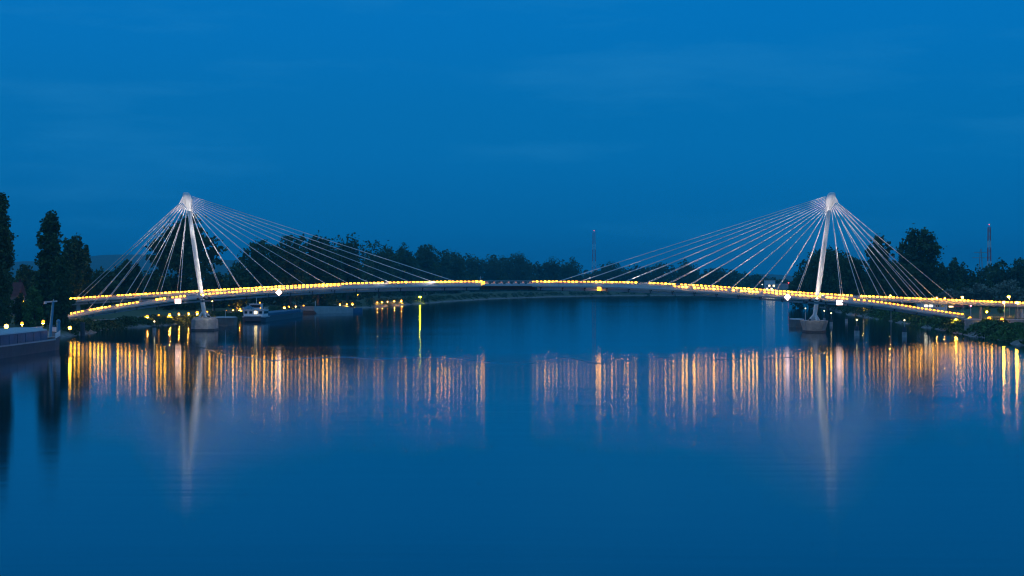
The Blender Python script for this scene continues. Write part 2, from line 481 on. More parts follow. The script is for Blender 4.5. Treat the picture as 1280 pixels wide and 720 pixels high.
# handrail lamps: a glowing tube under the rail in every bay
def lamp_list(fn, spans, step, length, drop, prob):
    out = []; ph = rnd.uniform(0, 6)
    for p0, p1 in spans:
        px = p0
        while px < p1:
            if rnd.random() < prob:
                c0, c1 = fn(px - length / 2), fn(px + length / 2)
                d = c1 - c0; n = Vector((d.y, -d.x, 0)).normalized()
                off = n * (HALF + .09)
                u = rnd.random() + .22 * math.sin(px * .085 + ph) + .16 * math.sin(px * .21 + 2 * ph)
                out.append((c0 + off - Vector((0, 0, drop)), c1 + off - Vector((0, 0, drop)), 2 if fn is near_pt and px > 1065 else 0 if u < .25 else (1 if u < .6 else 2), px))
            px += step
    return out
lampsF = lamp_list(far_pt, [(-30, 603), (667, 799), (812, 1066), (1070, 1478)], 4.9, 2.6, .04, .97)
lampsN = lamp_list(near_pt, [(78, 176), (196, 235), (252, 428), (845, 1030), (1036, 1201)], 4.9, 2.4, .04, .93)
LM = [M['lampA'], M['lampB'], M['lampC']]
allL = [(l, .25) for l in lampsF] + [(l, .25) for l in lampsN]
near_first = sorted(range(len(allL)), key=lambda i: allL[i][0][0].y)
single = set(near_first[:100])
rest = MB()
for i, ((a, b, k, px), h) in enumerate(allL):
    if i in single:
        MB().beam(a, b, .10, h).build('handrail_lamp', LM[k], bridge)
    else:
        rest.beam(a, b, .10, h, k)
tag(rest.build('handrail_lamp', LM, bridge), kind='stuff')

# central platform
mb = MB()
ca, cb = far_pt(603), far_pt(667); na, nb = near_pt(603), near_pt(667)
zt = ca.z - LAMP_H - .02
yb, yf = ca.y + 1.7, na.y - 1.7
mb.box(((ca.x + cb.x) / 2, (yb + yf) / 2, zt - .14), (cb.x - ca.x, yb - yf, .28))
mb.build('platform', M['deck'], bridge)
MB().box(((ca.x + cb.x) / 2, (yb + yf) / 2, zt - .78), (cb.x - ca.x + .8, (yb - yf) * .6, .98), tz=(1, 1.25)).build('platform_girder', M['rust'], bridge)
mb = MB()
for yy in (yf + .1, yb - .1):
    for h, th in ((1.25, .16), (.9, .05), (.6, .05), (.3, .05)): mb.beam((ca.x, yy, zt + h), (cb.x, yy, zt + h), .07, th)
    for k in range(9):
        xx = ca.x + (cb.x - ca.x) * k / 8; mb.beam((xx, yy, zt), (xx, yy, zt + 1.2), .07, .07)
mb.build('railing', M['rail'], bridge)
mb = MB(); mb.box((ca.x + .35, yf + .6, zt + .55), (.9, .25, 1.1))
tag(mb.build('lit_panel', M['lampC'], bridge), label='amber lit panel at the end of the platform')
mb = MB(); mb.tube((ca.x - .4, yf + .6, zt), (ca.x - .4, yf + .6, zt + 2.6), .07); mb.build('post', M['white'], bridge)

MB().box(((ca.x + cb.x) / 2, yf + .02, zt + .1), (cb.x - ca.x, .08, .5)).build('edge_beam', M['pale'], bridge)
for k in range(7):
    xx = ca.x + (cb.x - ca.x) * (.08 + .14 * k)
    MB().box((xx, (yf + yb) / 2, zt + .45), (1.4, .5, .5)).build('bench', M['pale'], bridge)
    MB().box((xx + .2, (yf + yb) / 2 - .5, zt + .9), (.5, .06, .12)).build('fill_lamp', M['pinkdim'], bridge)  # added lamps, put in only to brighten the dark platform
# pylons
def pylon(base_px, wl, head, sx, base_y):
    """sx = -1: leans to the left, long stays run to the right"""
    Y = DW(wl)
    # concrete pier, boat-shaped, flared at the top
    pr = MB(); cx = (base_px - 640) * Y / F + 0.9 * -sx * 0
    ztop = CAMZ - (396.5 - HOR) * Y / F if sx < 0 else CAMZ - (400.5 - HOR) * Y / F
    def ring(hw, L, z): return [Vector((cx + hw * u, Y + L * w, z)) for u, w in [(-.55, -1), (.55, -1), (1, -.7), (1, .7), (.55, 1), (-.55, 1), (-1, .7), (-1, -.7)]]
    if sx < 0: ws = [3.3, 3.3, 3.2, 2.6]
    else: ws = [2.7, 2.7, 3.15, 3.3]
    hh = [-2, .7, ztop - .7, ztop]
    pr.loft([ring(w, 6.5 * w / 3.2, z) for w, z in zip(ws, hh)])
    po = pr.build('pier', M['concrete'], bridge)
    MB().loft([ring(w, 6.7 * w / 3.2, z) for w, z in ((ws[1] + .14, .02), (ws[1] + .14, .55))]).build('fender_band', M['dark'], po)
    # mast
    root_p = Vector((cx, Y, ztop - .05))
    hb = P(head[0], head[1], Y)                    # where the mast meets the head
    ms = MB(); rings = []; d = (hb - root_p)
    for t, r in ((0, .5), (.04, .6), (.25, .7), (.5, .74), (.8, .66), (1.0, .55)):
        c = root_p + d * t
        rings.append([c + Vector((r * math.cos(a), r * math.sin(a), 0)) for a in [2 * math.pi * i / 18 for i in range(18)]])
    ms.loft(rings); mo = ms.build('pylon', M['white'], bridge, smooth=True)
    # splayed feet
    for ang in (20, 110, 200, 290):
        v = Vector((math.cos(R(ang)), math.sin(R(ang)), 0))
        MB().tube(root_p + v * 1.6, root_p + d * .06 + v * .3, .34, .2).build('foot', M['white'], mo)
    # head: funnel plus swept back-stay wing
    hd = MB(); rings = []
    k = Y / F
    prof = [(-1.5, .53, 0), (2, .6, .1), (6, .85, .3), (11, 1.2, .5), (16, 1.3, .5), (20, 1.24, .2), (22.6, .95, -.1), (23.6, .5, -.3)]
    for up, r, sh in prof:
        c = hb + Vector((sx * (up * .17 - sh) * k * 1.0, 0, up * k))
        rings.append([c + Vector((r * math.cos(a) * .95, r * math.sin(a) * .8, 0)) for a in [2 * math.pi * i / 16 for i in range(16)]])
    hd.loft(rings); ho = hd.build('pylon_head', M['white'], mo, smooth=True)
    wing = [(1.5, 23.4), (4.5, 22), (8, 18.2), (11.6, 12), (10.2, 11), (7.4, 9.6), (5.2, 6.2), (2.6, 4)]
    A = [hb + Vector((sx * u * k, -.42, v * k)) for u, v in wing]; B = [p + Vector((0, .84, 0)) for p in A]
    wg = MB(); wg.hexa(A if sx > 0 else A[::-1], B if sx > 0 else B[::-1]); wg.build('stay_anchor_wing', M['white'], ho)
    return Y, hb, cx, ztop, mo

SPOTS = []
def stays(Y, hb, sx, front, back_far, back_near):
    k = Y / F
    nf = len(front)
    for i, px in enumerate(front):                       # i = 0 shortest
        t = i / (nf - 1)
        top = hb + Vector((-sx * (2.2 + 1.6 * t) * k, 0, (1 + 17.5 * t) * k))
        for fn, ww, dx in ((far_pt, -1, 0), (near_pt, 1, 1.5 * -sx)):
            c = fn(px); s = Vector((0, -1, 0)) * HALF * -ww
            e = fn(px + dx) + Vector((0, (HALF + .1) * (-1 if fn is far_pt else 1), -LAMP_H + .2))
            MB().tube(top + Vector((0, .35 * (1 if fn is far_pt else -1), 0)), e, CR, n=6).build('stay_cable', M['cable'], bridge)
    for lst, fn in ((back_far, far_pt), (back_near, near_pt)):
        n = len(lst)
        for i, px in enumerate(lst):
            t = i / (n - 1)
            top = hb + Vector((sx * (3.4 + 7.4 * t) * k, .35 * (1 if fn is far_pt else -1), (3 + 8.2 * t) * k))
            e = fn(px) + Vector((0, (HALF + .1) * (-1 if fn is far_pt else 1), -LAMP_H + .2))
            MB().tube(top, e, CR, n=6).build('stay_cable', M['cable'], bridge)
CR = 0.092
YL, hbL, cxL, ztL, mL = pylon(256, 413, (236.5, 264.0), -1, 395)
YR, hbR, cxR, ztR, mR = pylon(1017.5, 415, (1036.0, 264.0), 1, 400)
frontL = [277, 303, 333, 360, 387.5, 415, 443, 470, 497, 523, 552, 582]
stays(YL, hbL, -1, frontL, [222, 195, 167, 137, 119.5, 99, 92], [223.5, 196, 170, 145, 121, 104])
frontR = [996, 968, 938, 910, 882, 855, 827, 800, 770, 743, 713, 685]
stays(YR, hbR, 1, frontR, [1053, 1082, 1110, 1138, 1154, 1173, 1197], [1053, 1079, 1107, 1135, 1164, 1180])

# floodlights that light the pylons and stays
def flood(loc, target, power, angle, col, owner):
    loc = Vector(loc); target = Vector(target); d = (target - loc).normalized()
    MB().tube(loc - d * .45, loc, .28, .4, 12).build('floodlight', M['dark'], owner)
    ld = bpy.data.lights.new('floodlight', 'SPOT'); ld.energy = power; ld.spot_size = R(angle); ld.spot_blend = .9
    ld.color = col; ld.shadow_soft_size = .12
    lo = bpy.data.objects.new('floodlight_beam', ld); COL.objects.link(lo); lo.location = loc + d * .1 - rootloc(owner); lo.parent = owner
    lo.rotation_euler = d.to_track_quat('-Z', 'Y').to_euler()
FP = 9000
for (Y, hb, sx, px, mo) in ((YL, hbL, -1, 256, mL), (YR, hbR, 1, 1018, mR)):
    q = near_pt(px - 16 * -sx * -1)
    zf = q.z - LAMP_H + .5
    fx = hb.x
    # on ties between the two walkways, aimed up at the fan of stays
    def tie(q):
        n, f = near_pt(q), far_pt(q); zn, zf = n.z - LAMP_H - .2, f.z - LAMP_H - .2
        MB().beam((n.x, n.y + HALF + .18, zn), (n.x, f.y - HALF - .18, zf), .28, .3).build('cross_tie', M['steel'], bridge)
        return Vector((n.x, (n.y + f.y) / 2, (zn + zf) / 2 + .75))
    for off, pw, tx, tz, ang in ((30, 1.0, 4, 0, 95), (95, 1.25, 10, -2, 105), (165, 1.0, 22, -8, 110), (235, .5, 38, -8, 120), (290, .25, 50, -10, 120)):
        flood(tie(px - sx * off), hb + Vector((-sx * tx, 0, tz)), FP * pw, ang, (1.0, .94, .89), bridge)
    for off, pw, tx, tz, ang in ((30, 1.2, 0, 0, 95), (90, 1.0, 10, -4, 110)):
        flood(tie(px + sx * off), hb + Vector((sx * tx, 0, tz)), FP * pw, ang, (1.0, .94, .89), bridge)
    flood(tie(px), hb + Vector((0, 0, 1)), FP * 1.3, 40, (1.0, .9, .84), bridge)
    # narrow beams from the river side of the near walkway up to the pylon head
    for dx, pw, up in ((-7, 2.9, 2), (7, 2.9, 1), (1, 3.2, -16)):
        n = near_pt(px + dx); n = Vector((n.x, n.y - HALF - .9, n.z - LAMP_H + .1))
        MB().beam((n.x, n.y + .75, n.z - .3), (n.x, n.y, n.z - .3), .1, .1).build('bracket', M['dark'], bridge)
        flood(n, hb + Vector((0, 0, up)), FP * pw, 22, (1.0, .9, .84), bridge)
    # pier-top light washing the mast foot
    X0 = (px - 640) * Y / F; zp = ztL if sx < 0 else ztR
    flood(Vector((X0 - sx * 2, Y - 4.5, zp + .5)), Vector((X0, Y, 26)), FP * 1.5, 60, (1.0, .88, .74), bridge)
    # lights under the walkway shining down on the pier
    for dx in (-4, 4):
        f = near_pt(px); flood(Vector((X0 + dx, f.y - 1.9, f.z - LAMP_H - .6)), Vector((X0, Y - 5, zp - 2)), FP * .12, 44, (1.0, .88, .74), bridge)

# navigation panels under the walkway
def nav_panel(px, py, diamond):
    Y = Ynear(px) - HALF - .35; c = P(px, py, Y)
    mb = MB()
    mb.box((c.x, c.y + .14, c.z), (1.9, .12, 1.5)) if not diamond else mb.hexa([c + Vector(v) for v in ((-1.1, .08, 0), (0, .08, -1.1), (1.1, .08, 0), (0, .08, 1.1))], [c + Vector(v) for v in ((-1.1, .2, 0), (0, .2, -1.1), (1.1, .2, 0), (0, .2, 1.1))])
    fr = mb.build('navigation_panel', M['dark'], bridge)
    mb = MB()
    if diamond: mb.hexa([c + Vector(v) for v in ((-.95, 0, 0), (0, 0, -.95), (.95, 0, 0), (0, 0, .95))], [c + Vector(v) for v in ((-.95, .06, 0), (0, .06, -.95), (.95, .06, 0), (0, .06, .95))])
    else: mb.box((c.x, c.y, c.z), (1.7, .1, 1.3))
    mb.build('panel_face', M['nav'], fr)
    t = near_pt(px)
    MB().beam((c.x, c.y + .2, c.z), (c.x, t.y - HALF - .1, t.z - LAMP_H - .25), .1, .1).build('bracket', M['dark'], fr)
    tag(fr, label='lit pink-white diamond navigation panel' if diamond else 'lit pink-white square navigation panel')
nav_panel(222.5, 376.5, False); nav_panel(348.5, 365.5, True); nav_panel(984.5, 371.5, True); nav_panel(1049.5, 378.2, False)
c = P(749, 361, Ynear(749) - 1.7)
MB().box(c, (1.0, .3, .9)).build('marker_lamp', M['lampC'], bridge)

# support columns at the banks
for px, w, mm in ((98, .7, 'concrete'), (30, .7, 'concrete'), (1272, .9, 'concrete'), (1277.5, .55, 'white'), (1226, .5, 'concrete')):
    t = far_pt(px); zt = t.z - LAMP_H - .95 * dep(px) - .25; zb = gz1(t.x, t.y) - .4
    MB().tube((t.x, t.y, zb), (t.x, t.y, zt), w, w * .85, 12).build('support_column', M[mm], bridge)
for px in ():
    t = near_pt(px); zt = t.z - LAMP_H - .95 * dep(px) - .25; zb = min(gz1(t.x, t.y), 0) - 1.4
    MB().tube((t.x, t.y, zb), (t.x, t.y, zt), .4, .35, 12).build('support_column', M['concrete'], bridge)
# abutments
t = near_pt(1204); zg = gz1(t.x + 1.5, t.y) - 1
MB().box((t.x + 2.0, t.y, (zg + t.z - LAMP_H) / 2), (4, 3.4, t.z - LAMP_H - zg)).build('abutment', M['concrete'], bridge)
t = near_pt(73); zg = gz1(t.x - 1.5, t.y) - 1
MB().box((t.x - 1.6, t.y, (zg + t.z - LAMP_H) / 2), (4, 3.4, t.z - LAMP_H - zg)).build('abutment', M['concrete'], bridge)

# far protective pier on each side
for px, wl, hw, top, lab in ((276.5, 407.5, 3.6, 397.5, 'pale concrete pier standing in the water right behind the left pylon pier'), (1001, 409.5, 2.0, 400.0, 'low concrete pier half hidden behind the right pylon pier')):
    Y = DW(wl); x = (px - 640) * Y / F; zt = CAMZ - (top - HOR) * Y / F
    rt = empty('concrete_pier', (x, Y, 0), lab, 'pier')
    ring = lambda hw, L, z: [Vector((x + hw * u, Y + 9 + L * w, z)) for u, w in [(-.55, -1), (.55, -1), (1, -.6), (1, .6), (.55, 1), (-.55, 1), (-1, .6), (-1, -.6)]]
    MB().loft([ring(hw * .92, 6, -2), ring(hw * .95, 6, .5), ring(hw, 6.4, zt)]).build('body', M['unlitconcrete'], rt)
    MB().loft([ring(hw * .9, 5.8, zt + .003), ring(hw * .9, 5.8, zt + .22)]).build('cap', M['pale'], rt)
    MB().tube((x + hw * .5, Y - 3, zt), (x + hw * .5, Y - 3, zt + 2.4), .07).build('post', M['white'], rt)

# ------------------------------------------------------------------ trees
def crown_points(kind, n):
    """leaf centres in a unit crown: x, y in -.5...5, z in 0..1"""
    lobes = []
    if kind == 'poplar':
        for i in range(110):
            z = (i + rng.uniform(0, 1)) / 110
            r = .5 * (np.interp(z, [0, .06, .25, .55, .8, .93, 1], [.7, .9, 1.0, .96, .82, .66, .38]))
            a = rng.uniform(0, 2 * np.pi); q = rng.uniform(.15, .72) * r
            lobes.append((q * np.cos(a), q * np.sin(a), z * .96 + .02, rng.uniform(.28, .5) * r + .03, rng.uniform(.03, .06)))
    elif kind == 'round':
        for i in range(60):
            u = rng.normal(size=3); u /= np.linalg.norm(u); q = rng.uniform(.3, .95)
            r = rng.uniform(.09, .19)
            lobes.append((u[0] * q * .42, u[1] * q * .42, .5 + u[2] * q * .44, r * .85, r * .8))
    elif kind == 'loose':
        for i in range(170):
            u = rng.normal(size=3); u /= np.linalg.norm(u); q = rng.uniform(0, 1.0) ** .55
            r = rng.uniform(.035, .1)
            wz = .5 + u[2] * q * .47
            taper = np.interp(wz, [0, .3, .7, 1], [.6, 1, .9, .5])
            lobes.append((u[0] * q * .46 * taper, u[1] * q * .46 * taper, wz, r, r * .72))
    elif kind == 'bush':
        for i in range(26):
            a = rng.uniform(0, 2 * np.pi); q = np.sqrt(rng.uniform(0, 1)) * .4; z = rng.uniform(.05, .85) * (1 - q * .9)
            r = rng.uniform(.1, .18)
            lobes.append((q * np.cos(a), q * np.sin(a), z, r, r * .9))
    L = np.array(lobes); w = L[:, 3] ** 2; w /= w.sum()
    k = rng.choice(len(L), n, p=w)
    u = rng.normal(size=(n, 3)); u /= np.linalg.norm(u, axis=1)[:, None]
    rad = rng.uniform(.45, 1.0, n) ** .5 * rng.uniform(.8, 1.12, n) * np.where(rng.random(n) < .12, rng.uniform(1, 1.6, n), 1)
    if kind == 'loose': rad = np.abs(rng.normal(0, .72, n))
    c = L[k, :3] + u * rad[:, None] * np.stack([L[k, 3], L[k, 3], L[k, 4]], 1)
    return c, L

def tree(name, px, ytop, wpx, Y, kind, leaf, label, cat='tree', n=4200, ls=.95, base_frac=.12, group=None, zb=None):
    x = (px - 640) * Y / F; zg = gz1(x, Y) if zb is None else zb
    H = CAMZ - (ytop - HOR) * Y / F - zg; Wd = wpx * Y / F; n = int(n * 1.7)
    rt = empty(name, (x, Y, zg), label, cat, group)
    c, L = crown_points(kind, n)
    z0 = H * base_frac
    pts = np.stack([x + c[:, 0] * Wd, Y + c[:, 1] * Wd, zg + z0 + np.clip(c[:, 2], -.02, 1.03) * (H - z0)], 1)
    quads_object('crown', leaf_quads(pts, np.full(n, ls * max(.6, min(1.0, Wd / 13)))), M[leaf], rt)
    tr = MB(); r0 = max(.15, min(.8, H * .02))
    zt = zg + z0 + (H - z0) * (.8 if kind == 'poplar' else .62)
    mid = Vector((x + rng.uniform(-.03, .03) * Wd, Y, zg + z0 + .3 * (H - z0)))
    tr.tube((x, Y, zg - .3), mid, r0, r0 * .7, 9); tr.tube(mid, (x + .03 * Wd, Y, zt), r0 * .7, r0 * .25, 8)
    for i in range(9):
        l = L[rng.integers(len(L))]
        e = Vector((x + l[0] * Wd, Y + l[1] * Wd, zg + z0 + l[2] * (H - z0)))
        t = rng.uniform(.2, .8); st = mid.lerp(Vector((x + .03 * Wd, Y, zt)), t * .7)
        if e.z > st.z: tr.tube(st, e, r0 * .32, r0 * .1, 6)
    tr.build('trunk', M['bark'], rt)
    return rt

T = tree
T('poplar_tree', 1, 241, 34, 520, 'poplar', 'leaf', 'tall dark columnar poplar, the tallest tree at the far left edge', base_frac=.02, n=6500)
T('poplar_tree', 62, 265, 40, 555, 'poplar', 'leaf', 'tall pointed dark poplar just behind the moored barge bow', base_frac=.02, n=6500)
T('poplar_tree', 76, 320, 34, 548, 'poplar', 'leaf', 'lower broad dark poplar hugging the right flank of the tall pointed poplar', base_frac=.02, n=3200)
T('broad_tree', 92, 287, 40, 640, 'round', 'leaf', 'rounded tree with a blunt top just right of the pointed poplar', base_frac=.04, n=4800)
T('poplar_tree', 108, 307, 18, 660, 'poplar', 'leaf', 'slim pointed tree beside the end of the back stays on the left', base_frac=.03, n=2600)
T('broad_tree', 33, 322, 36, 660, 'round', 'leaf', 'dark leafy tree filling the gap between the two tall poplars', base_frac=.05)
T('broad_tree', 15, 345, 30, 690, 'round', 'leaf', 'low dark tree behind the left edge poplar', base_frac=.04, n=2500)
T('young_tree', 42, 353, 32, 525, 'bush', 'leafg', 'small bright green tree behind the moored barge', base_frac=.03, n=2600, ls=.8)
T('young_tree', 25, 362, 20, 530, 'bush', 'leaf2', 'small green bush tree left of the bright green tree', base_frac=.03, n=1800, ls=.8)
T('broad_tree', 132, 335, 40, 760, 'round', 'leaf', 'rounded tree behind the lowest back stays of the left pylon', base_frac=.04, n=3000)
T('broad_tree', 160, 324, 46, 800, 'round', 'leaf', 'wide dark tree seen through the left back stays', base_frac=.04, n=3600)
T('broad_tree', 196, 338, 44, 780, 'round', 'leaf2', 'low mid green tree at the foot of the big spreading tree', base_frac=.03, n=3000)
T('spreading_tree', 232, 270, 100, 790, 'loose', 'leaf', 'big spreading tree with an open ragged crown behind the left pylon', base_frac=.2, n=13000)
T('broad_tree', 222, 330, 60, 785, 'bush', 'leaf', 'dark leafy tree under the ragged crown behind the left pylon', base_frac=.02, n=2600)
T('broad_tree', 268, 336, 44, 790, 'round', 'leaf', 'low rounded tree just right of the left pylon', base_frac=.03, n=3000)
T('broad_tree', 296, 342, 36, 800, 'round', 'leaf2', 'low green tree behind the third front stay of the left pylon', base_frac=.03, n=2400)
T('spreading_tree', 325, 296, 62, 900, 'loose', 'leaf', 'tall tree with a ragged left edge starting the long wood', base_frac=.1, n=4600)
T('broad_tree', 362, 291, 62, 930, 'round', 'leaf', 'tall full tree above the white wheelhouse ship', base_frac=.06, n=4600)
T('broad_tree', 398, 287, 52, 960, 'round', 'leaf', 'tall domed tree above the pale moored barge', base_frac=.06, n=4600)
T('broad_tree', 434, 288, 46, 1130, 'round', 'leaf', 'tall domed tree forming the second crest of the long wood', base_frac=.06, n=4200)
T('broad_tree', 474, 299, 50, 1300, 'round', 'leaf', 'round topped tree just right of the second crest of the wood', base_frac=.06, n=3800)
T('broad_tree', 506, 303, 40, 1440, 'round', 'leaf', 'round topped tree midway along the wood behind the front stays', base_frac=.06, n=3400)
T('broad_tree', 532, 299, 44, 1560, 'round', 'leaf', 'taller peaked tree midway along the wood', base_frac=.06, n=3600)
T('broad_tree', 566, 308, 46, 1730, 'round', 'leaf', 'sloping round tree above the greenish riverside lamp', base_frac=.06, n=3400)
T('broad_tree', 616, 315, 46, 2020, 'round', 'leaf', 'round tree above the left end of the bridge platform', base_frac=.04, n=3000)
T('broad_tree', 652, 314, 42, 2050, 'round', 'leaf', 'flat topped tree above the middle of the bridge platform', base_frac=.04, n=3000)
T('broad_tree', 690, 321, 28, 2080, 'round', 'leaf', 'lower round tree right of the bridge platform before the sky gap', base_frac=.04, n=2200)
T('broad_tree', 712, 320, 30, 2060, 'round', 'leaf', 'round tree just left of the red and white lattice mast', base_frac=.04, n=2200)
T('broad_tree', 766, 327, 36, 2120, 'round', 'leaf', 'low round tree just right of the far lattice mast', base_frac=.03, n=2200)
T('broad_tree', 822, 328, 38, 2130, 'round', 'leaf', 'round far tree behind the longest front stays of the right pylon', base_frac=.03, n=2200)
T('broad_tree', 858, 326, 36, 2140, 'round', 'leaf', 'slightly taller far tree behind the middle front stays of the right pylon', base_frac=.03, n=2200)
T('broad_tree', 900, 333, 44, 2150, 'round', 'leaf', 'low far tree where the far wood begins to drop to the right', base_frac=.03, n=2200)
T('broad_tree', 1035, 307, 86, 1000, 'round', 'leaf', 'broad dark round tree directly behind the right pylon', base_frac=.02, n=7000)
T('broad_tree', 1012, 320, 44, 1060, 'round', 'leaf', 'dark tree on the river side of the broad round tree by the right pylon', base_frac=.02, n=3500)
T('broad_tree', 1062, 312, 50, 960, 'round', 'leaf', 'dark tree between the broad round tree and the tall ragged one', base_frac=.02, n=3500)
T('spreading_tree', 1100, 290, 44, 930, 'loose', 'leaf', 'tall ragged tree behind the back stays of the right pylon', base_frac=.1, n=4600)
T('spreading_tree', 1150, 282, 68, 940, 'loose', 'leaf', 'tallest ragged tree right of the right pylon with side branches', base_frac=.1, n=9000)
T('broad_tree', 1128, 325, 60, 900, 'round', 'leaf', 'low dark tree at the foot of the two tall ragged trees', base_frac=.02, n=3500)
T('broad_tree', 1190, 318, 34, 1050, 'round', 'leaf', 'rounded tree just right of the tallest ragged tree', base_frac=.03, n=3000)
for i, (px, yt, w, Y, k, lab) in enumerate(((1196, 349, 44, 800, 'leaf3', 'grey-green willow bush above the lamp at the end of the back stays'), (1228, 346, 42, 830, 'leaf3', 'grey-green willow bush below the right lattice mast'), (1262, 345, 46, 820, 'leaf3', 'grey-green willow bush at the right edge above two street lamps'), (1164, 350, 44, 840, 'leaf2', 'mid green bush behind the white riverside kiosk'), (1296, 350, 40, 800, 'leaf3', 'grey-green willow bush cut by the right edge'))):
    T('willow_bush', px, yt, w, Y, 'bush', k, lab, 'bush', n=3200, ls=.75, base_frac=.01)

def wood(name, specs, leaf, n_each=1000, ls=1.2):
    """a mass of crowns nobody could count, one object"""
    Q = []
    for px, yt, wpx, Y in specs:
        x = (px - 640) * Y / F; zg = gz1(x, Y); H = CAMZ - (yt - HOR) * Y / F - zg; Wd = wpx * Y / F
        c, L = crown_points('round' if rng.random() < .6 else 'bush', n_each)
        Q.append(leaf_quads(np.stack([x + c[:, 0] * Wd, Y + c[:, 1] * Wd, zg + np.clip(c[:, 2], -.02, 1.05) * H], 1), np.full(n_each, ls * max(.7, min(1.6, Wd / 14)))))
    return tag(quads_object(name, np.concatenate(Q), M[leaf]), kind='stuff')
def span(x0, x1, step, top, w, Yf, jit=3):
    out = []; x = x0
    while x < x1:
        out.append((x + rnd.uniform(-3, 3), top(x) + rnd.uniform(-jit, jit), w * rnd.uniform(.8, 1.25), Yf(x) * rnd.uniform(1.0, 1.05))); x += step
    return out
tl = lambda x: interp(x, [-40, 120, 180, 280, 300, 330, 400, 440, 480, 540, 580, 600, 670, 690], [342, 340, 338, 340, 315, 299, 292, 292, 302, 304, 310, 316, 317, 326])
Yl = lambda x: interp(x, [-40, 130, 280, 330, 400, 440, 480, 540, 580, 620, 690], [720, 800, 850, 930, 1010, 1180, 1350, 1640, 1850, 2080, 2120])
wood('woodland', span(-40, 690, 11, tl, 30, Yl), 'leaf', 900)
wood('woodland', span(-40, 690, 9, lambda x: 351 + rnd.uniform(-6, 8), 24, lambda x: Yl(x) * .985), 'leaf', 650)
tr_ = lambda x: interp(x, [690, 720, 740, 750, 800, 808, 840, 860, 890, 920, 950, 975, 1000], [325, 325, 338, 328, 328, 334, 328, 328, 333, 337, 341, 345, 352])
wood('woodland', span(690, 1005, 8, tr_, 24, lambda x: 2160), 'leaf', 500, 1.3)
wood('woodland', span(690, 1005, 7, lambda x: interp(x, [690, 900, 960, 1005], [350, 350, 354, 356]), 20, lambda x: 2125), 'leaf', 420, 1.3)
wood('woodland', span(1340, 2000, 16, lambda x: 318 + 6 * math.sin(x * .03), 44, lambda x: 900), 'leaf', 700)
wood('woodland', span(-500, -40, 16, lambda x: 318 + 6 * math.sin(x * .03), 44, lambda x: 720), 'leaf', 600)
wood('woodland', span(1000, 1340, 10, lambda x: interp(x, [1000, 1020, 1170, 1200, 1230, 1260, 1340], [345, 330, 325, 325, 327, 322, 318]), 32, lambda x: 1060), 'leaf', 900)
wood('woodland', span(1070, 1340, 8, lambda x: interp(x, [1000, 1180, 1340], [358, 352, 350]), 22, lambda x: 900), 'leaf2', 700, 1.0)

# undergrowth along both banks
def undergrowth(px_range, side, n, d_lo, d_hi, h, leaf, Ylim):
    pts = dense([W(*p) for p in (LP if side < 0 else RP)], 2.0)
    pts = [p for p in offset_line(pts, 0) if Ylim[0] < p[1] < Ylim[1]]
    A = np.array(pts); tn = np.gradient(A, axis=0); tn /= np.linalg.norm(tn, axis=1)[:, None]
    nr = np.stack([-tn[:, 1], tn[:, 0]], 1)
    cl = rng.integers(0, len(A), n // 55); dd = rng.uniform(d_lo, d_hi, n // 55); hs = rng.uniform(.35, 1, n // 55) * h
    k = rng.integers(0, len(cl), n)
    b = A[cl[k]] + nr[cl[k]] * dd[k][:, None] + rng.normal(size=(n, 2)) * .9
    z = gz(b[:, 0], b[:, 1]); u = rng.uniform(0, 1, n) ** 1.3
    c = np.stack([b[:, 0], b[:, 1], z + .05 + u * hs[k]], 1)
    tag(quads_object('undergrowth', leaf_quads(c, np.full(n, .5), 2.0), M[leaf]), kind='stuff')
undergrowth(None, -1, 26000, .8, 3.6, 1.3, 'leaf2', (540, 1000))
undergrowth(None, -1, 16000, 1.5, 9, 2.2, 'leaf2', (1000, 2100))
undergrowth(None, 1, 20000, .6, 7.0, 1.7, 'leafg', (380, 800))
undergrowth(None, 1, 18000, .6, 7.0, 1.5, 'leaf2', (380, 800))
undergrowth(None, 1, 16000, .5, 8, 3.2, 'leaf', (780, 1800))

# ------------------------------------------------------------------ lamps on the banks
def path_lamp(px, py, Y, label, r=.28, m='sodium', group='low path lamps on the left bank'):
    r *= 1.2
    c = P(px, py, Y); zg = min(gz1(c.x, Y), c.z - .5)
    rt = empty('path_lamp', (c.x, Y, zg), label, 'lamp', group)
    MB().tube((c.x, Y, zg - .2), (c.x, Y, c.z - r), .08, .06, 8).build('post', M['dark'], rt)
    MB().ball(c, r).build('globe', M[m], rt)
    MB().tube(c - Vector((0, 0, r * 1.02)), c - Vector((0, 0, r * 1.02 + .012)), r * .9, n=12).build('pool_emitter', M['down'], rt)  # added disc, unseen from the camera, throws the pool on the ground
    MB().tube(c + Vector((0, 0, r * .9)), c + Vector((0, 0, r * 1.25)), r * .8, r * .2, 10).build('cap', M['dark'], rt)
def shoreY(px):
    xs = [p[0] for p in LP]; return interp(px, xs, [DW(p[1]) for p in LP])
row = [(148.5, 401.2, .33), (166, 399.5, .3), (168, 397, .26), (184, 395.3, .36), (198.5, 394, .28), (212, 393, .33), (223.5, 392, .28), (235.5, 391.2, .25), (246.5, 390.6, .42), (258.5, 390, .34)]
ordn = ['first', 'second', 'third', 'fourth', 'fifth', 'sixth', 'seventh', 'eighth', 'ninth', 'tenth']
for (px, py, r), o in zip(row, ordn):
    path_lamp(px, py, shoreY(px) + 8 + 25 * (px < 170), f'{o} amber path lamp counted from the barge bow towards the left pylon pier', r)
row = [(272, 389, .18), (283, 388.3, .2), (291.5, 387.3, .22), (300, 386.3, .36)]
for (px, py, r), o in zip(row, ordn):
    path_lamp(px, py, 800, f'{o} small amber lamp between the left pylon and the white wheelhouse ship', r)
row = [(355.5, 383.8, .34), (361, 383.4, .34), (369.5, 382.8, .3), (379.5, 382.2, .34)]
